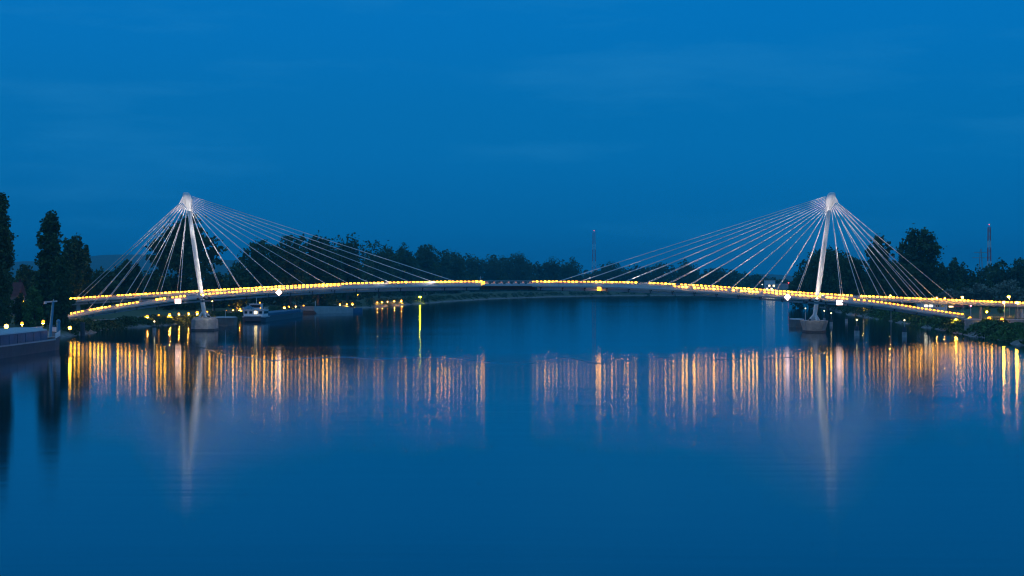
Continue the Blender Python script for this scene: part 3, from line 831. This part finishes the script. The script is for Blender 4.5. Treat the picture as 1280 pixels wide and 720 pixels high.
for (px, py, r), o in zip(row, ordn):
    path_lamp(px, py, shoreY(px) + 7, f'{o} amber lamp above the long hull of the wheelhouse ship', r)
row = [(425, 380.2, .34), (433.5, 379.9, .3), (440.5, 379.5, .42)]
for (px, py, r), o in zip(row, ordn):
    path_lamp(px, py, shoreY(px) + 7, f'{o} amber lamp behind the right end of the pale moored barge', r)
row = [(471.5, 377.8, .3), (477.3, 377.2, .38), (484.5, 376.8, .22), (493, 376.2, .42), (501.8, 375.6, .55)]
for (px, py, r), o in zip(row, ordn):
    path_lamp(px, py, shoreY(px) + 7, f'{o} amber lamp on the grassy bank left of the greenish riverside lamp', r * .8, 'sodium')
path_lamp(8, 408, 432, 'large amber lamp on the quay at the left edge beside the barge', .38, 'sodium_big', 'quay lamps by the barge')
path_lamp(27.5, 404, 452, 'middle amber lamp of the three on the quay by the barge', .27, 'sodium', 'quay lamps by the barge')
path_lamp(54, 402, 470, 'amber quay lamp beside the barge mast', .32, 'sodium', 'quay lamps by the barge')
row = [(1079, 382.6, .2), (1082.5, 383.3, .26), (1090.3, 384.4, .24), (1100.3, 386.2, .24), (1105, 386.8, .24)]
for (px, py, r), o in zip(row, ordn):
    path_lamp(px, py, 860, f'{o} small lamp under the right ramp counted from the pylon', r, 'whitewin', 'low lamps on the right bank')
row = [(1195.5, 396.6, .4), (1212.5, 397.2, .34), (1236.5, 398, .42), (1252.5, 399.2, .4)]
for (px, py, r), o in zip(row, ordn):
    path_lamp(px, py, 600 if px < 1220 else 553, f'{o} bright ground lamp on the right quay counted from the ramp end', r, 'sodium', 'ground lamps on the right quay')

def street_lamp(px, py, base_y, Y, label, r=.35, m='sodium', arm=.9, deckbase=None):
    c = P(px, py, Y); zb = gz1(c.x, Y) if deckbase is None else deckbase
    rt = empty('street_lamp', (c.x, Y, zb), label, 'street lamp', 'street lamps')
    MB().tube((c.x + arm, Y, zb - .1), (c.x + arm, Y, c.z + .35), .11, .06, 8).build('pole', M['steel'], rt)
    MB().beam((c.x + arm, Y, c.z + .35), (c.x - .3, Y, c.z + .3), .08, .08).build('arm', M['steel'], rt)
    hd = MB(); hd.box((c.x, Y, c.z + .2), (.95, .5, .16)); h = hd.build('lamp_head', M['dark'], rt)
    MB().ball((c.x, Y, c.z - .04), r, sz=.6).build('lamp_glass', M[m], h)
    if m.startswith('sodium'): MB().tube((c.x, Y, c.z - .05 - r * .62), (c.x, Y, c.z - .062 - r * .62), r * .8, n=12).build('pool_emitter', M['down'], h)  # added unseen disc that lights the ground below the lamp
street_lamp(76, 376, 394, 575, 'amber street lamp on a slim pole beside the barge mast', .26, arm=-.15)
street_lamp(265.5, 376, 392, 770, 'amber street lamp on a pole between the left pylon and the ship', .3, arm=.2)
street_lamp(447, 368.3, 380, 1180, 'small dim street lamp above the right end of the pale barge', .3, 'lampB', arm=.2)
street_lamp(525, 371, 380, shoreY(525) + 7, 'greenish riverside lamp with a long yellow-green reflection', .6, 'greenlamp', arm=.2)
street_lamp(1203, 371, 395, 640, 'strong amber street lamp at the foot of the longest right back stay', .4, 'sodium_big', arm=.2)
street_lamp(1113, 368.8, 395, 680, 'small amber street lamp rising behind the right back stays', .3, 'sodium', arm=.2)
street_lamp(1171, 371.5, 395, 690, 'amber street lamp above the white kiosk, nearer the pylon', .38, 'sodium', arm=.2)
street_lamp(1181, 372, 395, 700, 'amber street lamp above the orange lit stall', .34, 'sodium', arm=.2)
street_lamp(1261, 370.5, 395, 650, 'tallest amber street lamp near the right edge', .5, 'sodium_big', arm=.2)
street_lamp(1254.8, 377.4, 395, 590, 'amber street lamp left below the tallest one at the right edge', .42, 'sodium_strong', arm=.2)
street_lamp(1271, 377.8, 395, 585, 'amber street lamp beside the white support column at the right edge', .45, 'sodium_strong', arm=.2)
street_lamp(953, 355.5, 368, 2090, 'far white street lamp left of the far industrial building', .5, 'whitewin', arm=.2)
street_lamp(978, 351.2, 368, 2090, 'far white street lamp right of the far industrial building', .5, 'whitewin', arm=.2)

# ------------------------------------------------------------------ vessels
def barge_near():
    x0, x1, y0, y1 = -106.5, -95.2, 318.0, 444.0
    rt = empty('cargo_barge', ((x0 + x1) / 2, 380, 0), 'long blue-grey cargo barge moored at the left edge with grey hatch covers', 'barge')
    xm = (x0 + x1) / 2; hw = (x1 - x0) / 2
    def ring(y, w, zb, zt): return [Vector((xm - w, y, zt)), Vector((xm - w * .97, y, zb)), Vector((xm + w * .97, y, zb)), Vector((xm + w, y, zt))]
    hull = MB(); hull.loft([ring(y0, hw, -.6, 2.3), ring(428, hw, -.6, 2.35), ring(434, hw * .93, -.6, 2.6), ring(439, hw * .72, -.5, 3.0), ring(442.5, hw * .42, -.3, 3.4), ring(444.2, hw * .12, .6, 3.6)])
    h = hull.build('hull', M['hull_dark'], rt)
    rb = MB(); rb.box((x1 + .06, (y0 + 428) / 2, 2.28), (.12, 428 - y0, .28)); rb.box((x0 - .06, (y0 + 428) / 2, 2.28), (.12, 428 - y0, .28)); rb.build('gunwale', M['hatch'], rt)
    co = MB(); co.box((xm, (y0 + 424) / 2, 3.3), (hw * 2 - 1.5, 424 - y0, 1.95)); co.build('coaming', M['hull'], rt)
    st = MB(); y = y0 + 1
    while y < 424:
        st.box((x1 - .72, y, 3.2), (.08, .1, 1.8)); y += 6.6
    st.build('coaming_stay', M['hull'], rt)
    y = y0
    while y < 423.5:                                              # overlapping arched hatch lids
        L = 6.6; hc = MB(); rings = []
        for yy in (y + .05, y + L - .05):
            rings.append([Vector((xm + (hw - .7) * math.cos(a), yy, 4.3 + .62 * math.sin(a))) for a in [math.pi * i / 10 for i in range(11)]])
        hc.loft(rings if False else [r[::-1] for r in rings]); hc.build('hatch_cover', M['hatch'], rt); y += L + .02
    for s in (-1, 1):
        bw = MB()
        pts = [(hw, 428), (hw * .94, 434), (hw * .73, 439), (hw * .43, 442.5), (hw * .13, 444.3)]
        for (a, ya), (b, yb) in zip(pts[:-1], pts[1:]):
            za, zb = 2.5 + (ya - 428) * .07, 2.5 + (yb - 428) * .07
            bw.beam((xm + s * a, ya, za + .5), (xm + s * b, yb, zb + .5), .1, 1.0)
        bw.build('bow_bulwark', M['cabin'], rt)
    fd = MB(); fd.box((xm, 433, 2.66), (hw * 1.5, 9, .1)); fd.build('foredeck', M['steel'], rt)
    wl = MB(); wl.tube((xm - 1.4, 437, 3.2), (xm + 1.4, 437, 3.2), .5, .5, 12); wl.box((xm, 437, 2.95), (1.2, 1.4, .6)); wl.build('windlass', M['bluepaint'], rt)
    a = P(62.3, 405, 434); b = P(66.5, 377, 434)
    ms = MB(); ms.tube((a.x, a.y, 2.7), b, .38, .26, 10); mo = ms.build('folding_mast', M['bluepaint'], rt)
    MB().beam(P(56, 377.6, 434), P(71.5, 376.4, 434), .3, .3).build('crossbar', M['pale'], mo)
    MB().tube(P(56.5, 377, 434), P(56.5, 380, 434), .3, .3).build('lamp_housing', M['pale'], mo)
    MB().tube(P(66.5, 377, 434), P(67, 373.8, 434), .1, .06).build('topmast', M['pale'], mo)
    v = P(73, 402, 436)
    MB().tube((v.x, v.y, 2.7), (v.x, v.y, v.z), .45, .4, 12).ball((v.x, v.y, v.z), .5).build('ventilator', M['bluepaint'], rt)
    c = P(87.3, 410.0, 441)
    lo = MB().tube((c.x, c.y, 3.2), (c.x, c.y, c.z - .2), .08).build('lamp_post', M['dark'], rt)
    MB().ball(c, .34).build('bow_lamp', M['sodium_big'], lo)
barge_near()

def ship(x0, y0, x1, y1, wd):
    """stern with wheelhouse towards the camera, long hull running away"""
    d = Vector((x1 - x0, y1 - y0, 0)); L = d.length; d.normalize(); s = Vector((d.y, -d.x, 0))
    o = Vector((x0, y0, 0))
    rt = empty('river_ship', o, 'cargo ship with white stern cabin and wheelhouse moored behind the left pylon', 'ship')
    q = lambda t, w, z: o + d * t + s * w + Vector((0, 0, z))
    ring = lambda t, w, zb, zt: [q(t, -w, zt), q(t, -w * .95, zb), q(t, w * .95, zb), q(t, w, zt)]
    h = wd / 2
    MB().loft([ring(-1.5, h * .7, .3, 2.0), ring(2, h, -.5, 1.9), ring(L * .85, h, -.5, 1.9), ring(L * .94, h * .75, -.4, 2.6), ring(L, h * .1, .2, 3.2)]).build('hull', M['hull_dark'], rt)
    MB().loft([ring(14, h * .86, 1.95, 2.9), ring(L * .86, h * .86, 1.95, 2.9)]).build('coaming', M['hull'], rt)
    MB().loft([ring(-1.4, h * .74, 1.7, 2.05), ring(1.8, h * 1.03, 1.55, 2.0), ring(12.4, h * 1.03, 1.55, 2.0)]).build('white_band', M['cabin'], rt)
    cb = MB(); cb.loft([ring(.2, h * .86, 2.0, 4.2), ring(11.5, h * .9, 2.0, 4.2)]); c = cb.build('cabin', M['cabin'], rt)
    MB().loft([ring(-.2, h * .92, 4.2, 4.36), ring(12, h * .96, 4.2, 4.36)]).build('cabin_roof', M['pale'], c)
    for i in range(4):
        w = (-.62 + i * .41) * h
        MB().loft([[q(.14, w - .5, 3.8), q(.14, w - .5, 2.9), q(.14, w + .5, 2.9), q(.14, w + .5, 3.8)], [q(.22, w - .5, 3.8), q(.22, w - .5, 2.9), q(.22, w + .5, 2.9), q(.22, w + .5, 3.8)]]).build('window', M['glass'] if i != 2 else M['window'], c)
    for i in range(4):
        t = 1.6 + i * 2.5
        MB().loft([[q(t, h * .86, 3.8), q(t, h * .86, 2.9), q(t + 1.3, h * .86, 2.9), q(t + 1.3, h * .86, 3.8)], [q(t, h * .93, 3.8), q(t, h * .93, 2.9), q(t + 1.3, h * .93, 2.9), q(t + 1.3, h * .93, 3.8)]]).build('window', M['glass'], c)
    wh = MB(); wh.loft([ring(5, h * .5, 4.36, 6.2), ring(9, h * .5, 4.36, 6.2)]); w = wh.build('wheelhouse', M['cabin'], rt)
    MB().loft([ring(4.93, h * .44, 5.0, 5.9), ring(4.97, h * .44, 5.0, 5.9)]).build('window', M['glass'], w)
    MB().loft([ring(4.6, h * .58, 6.2, 6.36), ring(9.4, h * .58, 6.2, 6.36)]).build('wheelhouse_roof', M['pale'], w)
    MB().tube(q(8, 0, 6.3), q(8, 0, 8.6), .08).build('mast', M['white'], w)
    MB().ball(q(4.6, .4 * h, 6.75), .28).build('deck_lamp', M['sodium'], w)
    MB().ball(q(3.0, .5 * h, 4.9), .22).build('deck_lamp', M['sodium'], w)
    cr = MB(); cr.box(q(2.6, -h * .45, 4.95), (3.2, 1.7, .55)); cr.box(q(2.7, -h * .45, 5.45), (1.7, 1.5, .5), tz=(.75, .9))
    for a in (-1, 1): cr.tube(q(2.6 - .9, -h * .45 + a, 4.66), q(2.6 - .6, -h * .45 + a, 4.66), .3)
    tag(cr.build('deck_car', M['bluepaint'], rt), label='small blue car carried on the cabin roof')
    rl = MB()
    for sg in (-1, 1):
        for t0 in np.arange(0, 12, 1.5):
            rl.tube(q(t0, sg * h * .9, 4.36), q(t0, sg * h * .9, 5.2), .035, n=5)
        rl.tube(q(0, sg * h * .9, 5.2), q(12, sg * h * .9, 5.2), .035, n=5)
    rl.build('railing', M['white'], rt)
    MB().tube(q(L * .95, 0, 2.6), q(L * .95, 0, 5.2), .12).build('bow_mast', M['white'], rt)
pS = P(316.5, 0, DW(402.5)); pE = P(372, 0, 845)
ship(pS.x, pS.y, pE.x, pE.y, 8.4)

def flat_barge():
    a = P(384, 0, 905); b = P(446, 0, 945)
    d = Vector((b.x - a.x, b.y - a.y, 0)); L = d.length; d.normalize(); s = Vector((d.y, -d.x, 0)); o = Vector((a.x, a.y, 0))
    rt = empty('flat_barge', o, 'pale grey flat moored barge beyond the wheelhouse ship', 'barge')
    q = lambda t, w, z: o + d * t + s * w + Vector((0, 0, z))
    ring = lambda t, w, zb, zt: [q(t, -w, zt), q(t, -w, zb), q(t, w, zb), q(t, w, zt)]
    MB().loft([ring(0, 3.5, 1.4, 3.3), ring(3, 3.6, -.4, 3.0), ring(L * .78, 3.6, -.4, 2.4)]).build('hull', M['steel'], rt)
    MB().loft([ring(L * .78 + .02, 3.6, -.4, 2.0), ring(L * .97, 3.6, -.4, 2.0), ring(L, 3.0, .4, 2.0)]).build('stern_section', M['hull'], rt)
    MB().loft([ring(2.5, 2.9, 3.02, 3.3), ring(L * .75, 2.9, 2.5, 2.8)]).build('hatch_cover', M['hatch'], rt)
    MB().tube(q(7, 0, 2.9), q(7, 0, 5.6), .12).build('mast', M['white'], rt)
    MB().box(q(L * .88, 0, 2.6), (2.4, 2.4, 1.2)).build('deckhouse', M['hull_dark'], rt)
flat_barge()

# ------------------------------------------------------------------ posts in the water
def mooring_post(px, top, wl, label, r=.5, lamp=None, white=True):
    Y = DW(wl); x = (px - 640) * Y / F; k = Y / F; zt = CAMZ - (top - HOR) * k
    rt = empty('mooring_post', (x, Y, 0), label, 'mooring post', 'mooring posts in the river')
    if white: MB().tube((x, Y, -1), (x, Y, 1.3), r * 1.35, r * 1.25, 12).build('base', M['concrete'], rt)
    MB().tube((x, Y, -1), (x, Y, zt * (.62 if lamp else 1)), r, r, 12).build('pile', M['dark'], rt)
    if lamp:
        MB().tube((x, Y, zt * .6), (x, Y, zt), .07, .07, 6).build('lamp_stem', M['steel'], rt)
        MB().ball((x, Y, zt + .15), .2).build('lantern', M[lamp], rt)
mooring_post(103.3, 403, 420, 'thick dark mooring pile just right of the barge bow', .62, white=False)
mooring_post(193, 402.5, 415.5, 'thin pole on a white base off the left bank', .42, 'tinylamp')
mooring_post(1130.6, 401, 421.5, 'dark mooring post on a white base nearest the right ramp', .5, 'tinylamp')
mooring_post(1071, 400.5, 419.5, 'dark mooring post on a white base with small lantern right of the pylon pier', .55, 'tinylamp')
mooring_post(1039, 392, 407.5, 'slim white based post just right of the right pylon pier', .4, 'tinylamp')
mooring_post(1030.3, 389, 402, 'distant small lamp post right behind the right pylon pier', .35, 'tinylamp')
mooring_post(1006.8, 386, 401.5, 'distant lamp post left of the right pylon foot', .35, 'tinylamp', white=False)
mooring_post(1058, 397, 403.5, 'short distant post beyond the square navigation panel', .4, white=True)

# ------------------------------------------------------------------ buildings on the banks
def house(px0, px1, ytop, ybase, Y, label):
    a = P(px0, ybase, Y); b = P(px1, ytop, Y); x0, x1 = a.x, b.x; zg = gz1((x0 + x1) / 2, Y); zt = b.z
    rt = empty('house', ((x0 + x1) / 2, Y, zg), label, 'house'); xm = (x0 + x1) / 2; w = (x1 - x0) / 2; ze = zg + (zt - zg) * .6
    wa = MB().box((xm, Y + 5, (zg + ze) / 2 - .2), (2 * w, 10, ze - zg + .4)).build('wall', M['plaster'], rt)
    rf = MB(); rf.hexa([(xm - w - .4, Y - .5, ze + .01), (xm + w + .4, Y - .5, ze + .01), (xm + w + .4, Y + 10.5, ze + .01), (xm - w - .4, Y + 10.5, ze + .01)], [(xm - w - .4, Y + 4.9, zt), (xm + w + .4, Y + 4.9, zt), (xm + w + .4, Y + 5.1, zt), (xm - w - .4, Y + 5.1, zt)])
    r = rf.build('roof', M['brick'], rt)
    MB().box((xm + w * .4, Y + 6, zt + .2), (.7, .7, 1.6)).build('chimney', M['brick'], r)
    for i in (-.5, .5):
        wn = MB().box((xm + i * w, Y - .04, zg + 2 + (ze - zg) * .25), (1.1, .12, 1.4)).build('window', M['cabin'], rt)
        MB().box((xm + i * w, Y - .11, zg + 2 + (ze - zg) * .25), (.9, .06, 1.2)).build('pane', M['glass'], wn)
house(13, 22, 353, 385, 640, 'house with a red tiled roof behind the left edge poplar')

def kiosk():
    Y = 735; x0 = P(1150, 0, Y).x; x1 = P(1184, 0, Y).x; zg = gz1((x0 + x1) / 2, Y + 3); zt = P(0, 379.6, Y).z; xm = (x0 + x1) / 2
    rt = empty('kiosk', (xm, Y, zg), 'white flat roofed riverside kiosk with lit windows under the right ramp', 'kiosk')
    wa = MB().box((xm, Y + 3, (zg + zt) / 2 - .2), (x1 - x0, 6, zt - zg + .4)).build('wall', M['cabin'], rt)
    MB().box((xm, Y + 3, zt + .12), (x1 - x0 + .8, 7, .22)).build('roof', M['steel'], rt)
    for px, m in ((1157.5, 'whitewin'), (1163.5, 'whitewin'), (1172, 'glass'), (1178, 'glass')):
        x = P(px, 0, Y).x; wn = MB().box((x, Y - .04, zt - .8), (1.35, .12, .8)).build('window', M['steel'], rt)
        MB().box((x, Y - .11, zt - .8), (1.2, .06, .65)).build('pane', M[m], wn)
    MB().box((P(1168.3, 0, Y).x, Y - .05, zg + 1.05), (.9, .12, 2.1)).build('door', M['steel'], rt)
kiosk()
def stall():
    Y = 728; c = P(1189.5, 388, Y); zg = gz1(c.x, Y)
    rt = empty('stall', (c.x, Y, zg), 'small orange lit stall beside the white kiosk', 'stall')
    MB().box((c.x, Y, zg + .5), (2.0, 1.2, 1.0)).build('counter', M['deck'], rt)
    for dx in (-1, 1): MB().tube((c.x + dx, Y, zg), (c.x + dx, Y, zg + 2.4), .05).build('post', M['dark'], rt)
    MB().box((c.x, Y, zg + 2.5), (2.5, 1.8, .2), tz=(.8, .8)).build('canopy', M['redpaint'], rt)
    MB().box((c.x, Y + .3, zg + 2.1), (1.7, .2, .4)).build('lamp', M['window'], rt)
stall()
def parasol(px, label, m):
    Y = 722; c = P(px, 383.5, Y); zg = gz1(c.x, Y)
    rt = empty('parasol', (c.x, Y, zg), label, 'parasol', 'parasols beside the lit stall')
    MB().tube((c.x, Y, zg), (c.x, Y, zg + 2.9), .04).build('pole', M['pale'], rt)
    MB().tube((c.x, Y, zg + 2.2), (c.x, Y, zg + 2.95), 1.5, .08, 10).build('canopy', M[m], rt)
parasol(1195, 'red parasol next to the lit stall', 'redpaint'); parasol(1201.5, 'second red parasol, farther from the lit stall', 'redpaint')
def flagpole():
    Y = 620; b = P(1213.5, 398, Y); t = P(1213.5, 382, Y); zg = gz1(b.x, Y)
    rt = empty('signal_post', (b.x, Y, zg), 'slim pale post with a pink light on top by the right quay', 'signal post')
    MB().tube((b.x, Y, zg - .2), t, .12, .09, 8).build('pole', M['pale'], rt)
    MB().ball(t, .26).build('lamp', M['pinklamp'], rt)
flagpole()
def quay_wall(px0, px1, ytop, Y, label):
    a = P(px0, ytop, Y); b = P(px1, ytop, Y); zg = min(gz1(a.x, Y), gz1(b.x, Y)) - .6
    rt = empty('quay_wall', ((a.x + b.x) / 2, Y, zg), label, 'wall')
    MB().box(((a.x + b.x) / 2, Y, (zg + a.z) / 2), (b.x - a.x, .8, a.z - zg)).build('wall', M['concrete'], rt)
    MB().box(((a.x + b.x) / 2, Y, a.z + .1), (b.x - a.x + .2, 1.0, .2)).build('coping', M['pale'], rt)
quay_wall(1206, 1226, 400, 556, 'low concrete quay wall beside the end of the right ramp')
quay_wall(1247, 1310, 400, 560, 'concrete quay wall below the right edge street lamps')

def lit_shrub(px, ytop, Y, wpx, label):
    T('shrub', px, ytop, wpx, Y, 'bush', 'leafg', label, 'shrub', n=700, ls=.5, base_frac=.02)
lit_shrub(1233, 382, 690, 10, 'small shrub lit yellow by a garden lamp near the right edge')
lit_shrub(1250, 383, 700, 9, 'small green shrub right of the yellow lit shrub')
path_lamp(1233.5, 389.5, 684, 'garden lamp in front of the yellow lit shrub', .22, 'yellowlamp', 'low lamps on the right bank')
path_lamp(1272, 388.5, 700, 'low amber lamp lighting the ground near the right edge columns', .3, 'sodium', 'low lamps on the right bank')

def far_building():
    Y = 2105; x0 = P(957, 0, Y).x; x1 = P(969, 0, Y).x; zg = gz1(x0, Y); zt = P(0, 350.5, Y).z; xm = (x0 + x1) / 2
    rt = empty('industrial_building', (xm, Y, zg), 'far white industrial building with lit windows left of the right pylon', 'building')
    MB().box((xm, Y + 6, (zg + zt) / 2), (x1 - x0, 12, zt - zg)).build('wall', M['cabin'], rt)
    MB().box((xm, Y + 6, zt + .25), (x1 - x0 + .6, 12.6, .5)).build('roof', M['steel'], rt)
    for i in range(4):
        for j in range(2):
            wn = MB().box((x0 + 1.5 + i * 2.3, Y - .05, zt - 5.5 - j * 3.2), (1.5, .14, 1.5)).build('window', M['window'] if (i + j) % 2 else M['glass'], rt)
    Xb = P(975, 0, Y).x
    MB().box((Xb + 2, Y + 8, zg + 4.0), (14, 10, 8)).build('annex', M['steel'], rt)
    MB().ball((Xb + 9, Y + 2, zg + 9), .5).build('warning_lamp', M['redlamp'], rt)
far_building()

def lattice(px, ytop, ybase, Y, w0, w1, label):
    b = P(px, ybase, Y); t = P(px, ytop, Y); zg = gz1(b.x, Y); Ht = t.z - zg
    rt = empty('lattice_mast', (b.x, Y, zg), label, 'lattice mast')
    n = 10
    lv = lambda k: (w0 + (w1 - w0) * min(1, k / n * 1.1)) / 2
    for k in range(n):
        mb = MB(); z0 = zg + Ht * k / n; z1 = zg + Ht * (k + 1) / n; a, c = lv(k), lv(k + 1)
        C = [(1, 1), (-1, 1), (-1, -1), (1, -1)]
        for i in range(4):
            u, v = C[i], C[(i + 1) % 4]
            mb.tube((b.x + u[0] * a, Y + u[1] * a, z0), (b.x + u[0] * c, Y + u[1] * c, z1), .17, n=5)
            mb.tube((b.x + u[0] * a, Y + u[1] * a, z0), (b.x + v[0] * c, Y + v[1] * c, z1), .08, n=4)
            mb.tube((b.x + v[0] * a, Y + v[1] * a, z0), (b.x + u[0] * c, Y + u[1] * c, z1), .08, n=4)
            mb.tube((b.x + u[0] * c, Y + u[1] * c, z1), (b.x + v[0] * c, Y + v[1] * c, z1), .09, n=4)
        mb.build('red_section' if (n - k) % 3 else 'white_section', M['mastred'] if (n - k) % 3 else M['white'], rt)
    MB().tube(t, t + Vector((0, 0, 2)), .15).build('antenna', M['white'], rt)
    MB().ball(t + Vector((0, 0, 2)), .3).build('warning_lamp', M['redlamp'], rt)
lattice(742.5, 290.5, 356, 2250, 5.6, 2.4, 'far red and white lattice mast rising behind the long front stays')
lattice(1236.5, 284, 330, 1500, 3.2, 1.7, 'red and white lattice mast above the wood near the right edge')
def power_pylon():
    Y = 1600; px = 1226; b = P(px, 330, Y); t = P(px, 311, Y); zg = gz1(b.x, Y)
    rt = empty('power_pylon', (b.x, Y, zg), 'thin grey electricity pylon just left of the right lattice mast', 'pylon')
    bd = MB()
    for sx, sy in ((1, 1), (-1, 1), (-1, -1), (1, -1)): bd.tube((b.x + sx * 2.4, Y + sy * 2.4, zg), (b.x + sx * .3, Y + sy * .3, t.z), .16, n=5)
    bd.build('tower', M['steel'], rt)
    for dz, w in ((3, 5), (7, 6.5)):
        MB().beam((b.x - w, Y, t.z - dz), (b.x + w, Y, t.z - dz), .3, .4).build('crossarm', M['steel'], rt)
power_pylon()

def car(px, Y, m, label):
    x = (px - 640) * Y / F; zg = gz1(x, Y)
    rt = empty('parked_car', (x, Y, zg), label, 'car', 'cars parked on the quay')
    b = MB(); prof = [(-2.1, .35), (2.1, .35), (2.15, .8), (1.2, .95), (.6, 1.45), (-1.0, 1.48), (-1.7, 1.0), (-2.15, .9)]
    b.hexa([(x + u, Y - .85, zg + v) for u, v in prof], [(x + u, Y + .85, zg + v) for u, v in prof]); bo = b.build('body', M[m], rt)
    MB().hexa([(x + u, Y - .88, zg + v) for u, v in ((-1.4, 1.0), (.95, 1.0), (.5, 1.38), (-.95, 1.4))], [(x + u, Y - .84, zg + v) for u, v in ((-1.4, 1.0), (.95, 1.0), (.5, 1.38), (-.95, 1.4))]).build('window', M['glass'], bo)
    for u in (-1.3, 1.3):
        for v in (-.8, .8): MB().tube((x + u, Y + v - .1, zg + .33), (x + u, Y + v + .1, zg + .33), .33, n=14).build('wheel', M['tyre'], rt)
    for v in (-.6, .6): MB().box((x - 2.15, Y + v, zg + .75), (.08, .3, .14)).build('tail_light', M['redlamp'], rt)
car(37, 476, 'redpaint', 'red parked car on the quay behind the barge hatch covers')
car(43.5, 472, 'cabin', 'white parked car on the quay just right of the red one')

# ------------------------------------------------------------------ sky, sun
EXPO = 0.0
world = bpy.data.worlds.new('World'); sc.world = world; world.use_nodes = True
nt = world.node_tree; bg = nt.nodes['Background']; N = nt.nodes.new; Lk = nt.links.new
sky = N('ShaderNodeTexSky'); sky.sky_type = 'NISHITA'; sky.sun_disc = False
sky.sun_elevation = R(-3.0); sky.sun_rotation = R(-60)
tc = N('ShaderNodeTexCoord'); sp = N('ShaderNodeSeparateXYZ'); Lk(tc.outputs['Generated'], sp.inputs[0])
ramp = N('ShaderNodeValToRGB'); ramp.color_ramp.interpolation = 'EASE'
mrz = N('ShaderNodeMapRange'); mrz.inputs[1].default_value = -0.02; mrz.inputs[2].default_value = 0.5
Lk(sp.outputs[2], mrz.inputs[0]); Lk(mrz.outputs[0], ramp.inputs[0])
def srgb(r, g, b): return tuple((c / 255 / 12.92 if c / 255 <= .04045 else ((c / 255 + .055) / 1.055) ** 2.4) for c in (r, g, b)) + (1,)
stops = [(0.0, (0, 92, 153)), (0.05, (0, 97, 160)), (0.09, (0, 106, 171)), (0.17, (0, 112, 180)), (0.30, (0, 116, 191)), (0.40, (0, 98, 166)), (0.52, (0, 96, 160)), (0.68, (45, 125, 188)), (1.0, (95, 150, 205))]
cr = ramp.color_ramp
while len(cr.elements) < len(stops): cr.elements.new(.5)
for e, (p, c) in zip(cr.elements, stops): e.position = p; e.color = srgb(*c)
# thin streaky cloud
mp = N('ShaderNodeMapping'); mp.inputs['Scale'].default_value = (2.2, 2.2, 14); mp.inputs['Rotation'].default_value = (0, R(6), 0)
Lk(tc.outputs['Generated'], mp.inputs[0])
cn = N('ShaderNodeTexNoise'); cn.inputs['Scale'].default_value = 2.4; cn.inputs['Detail'].default_value = 7; cn.inputs['Roughness'].default_value = .55
Lk(mp.outputs[0], cn.inputs['Vector'])
cm = N('ShaderNodeMapRange'); cm.inputs[1].default_value = .5; cm.inputs[2].default_value = .8; cm.inputs[4].default_value = .42
Lk(cn.outputs['Fac'], cm.inputs[0])
mc = N('ShaderNodeMix'); mc.data_type = 'RGBA'; mc.inputs[7].default_value = srgb(40, 140, 202)
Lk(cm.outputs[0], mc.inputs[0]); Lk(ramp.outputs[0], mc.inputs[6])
mn = N('ShaderNodeMix'); mn.data_type = 'RGBA'; mn.inputs[0].default_value = .008
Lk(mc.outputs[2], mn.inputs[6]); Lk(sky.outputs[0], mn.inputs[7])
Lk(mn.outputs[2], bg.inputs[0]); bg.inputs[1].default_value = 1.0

sd = bpy.data.lights.new('sun', 'SUN'); sd.energy = 0.02; sd.angle = R(15); sd.color = (.75, .85, 1.0)
so = bpy.data.objects.new('sun', sd); COL.objects.link(so); so.rotation_euler = (R(75), 0, R(-60))

# haze
HZ = 9e-5
if HZ > 0:
    mb = MB(); mb.box((0, 6000, 87), (16000, 14000, 186))
    h = mb.build('haze', None); h.data.materials.clear()
    m = bpy.data.materials.new('haze_air'); m.use_nodes = True; t = m.node_tree
    t.nodes.remove(t.nodes['Principled BSDF'])
    pv = t.nodes.new('ShaderNodeVolumePrincipled'); pv.inputs['Density'].default_value = HZ
    pv.inputs['Color'].default_value = (.06, .75, 1, 1); pv.inputs['Anisotropy'].default_value = 0.0
    t.links.new(pv.outputs[0], t.nodes['Material Output'].inputs['Volume'])
    h.data.materials.append(m); h['kind'] = 'stuff'

# ------------------------------------------------------------------ render settings
sc.render.engine = 'CYCLES'
sc.cycles.use_denoising = True
sc.cycles.use_adaptive_sampling = False
sc.cycles.denoising_prefilter = 'ACCURATE'
sc.cycles.max_bounces = 6; sc.cycles.diffuse_bounces = 2; sc.cycles.glossy_bounces = 3; sc.cycles.volume_bounces = 0
sc.cycles.sample_clamp_indirect = 8.0
sc.cycles.use_light_tree = True
sc.cycles.filter_width = 1.2
sc.view_settings.view_transform = 'Standard'; sc.view_settings.look = 'None'
sc.view_settings.exposure = EXPO; sc.view_settings.gamma = 1.0
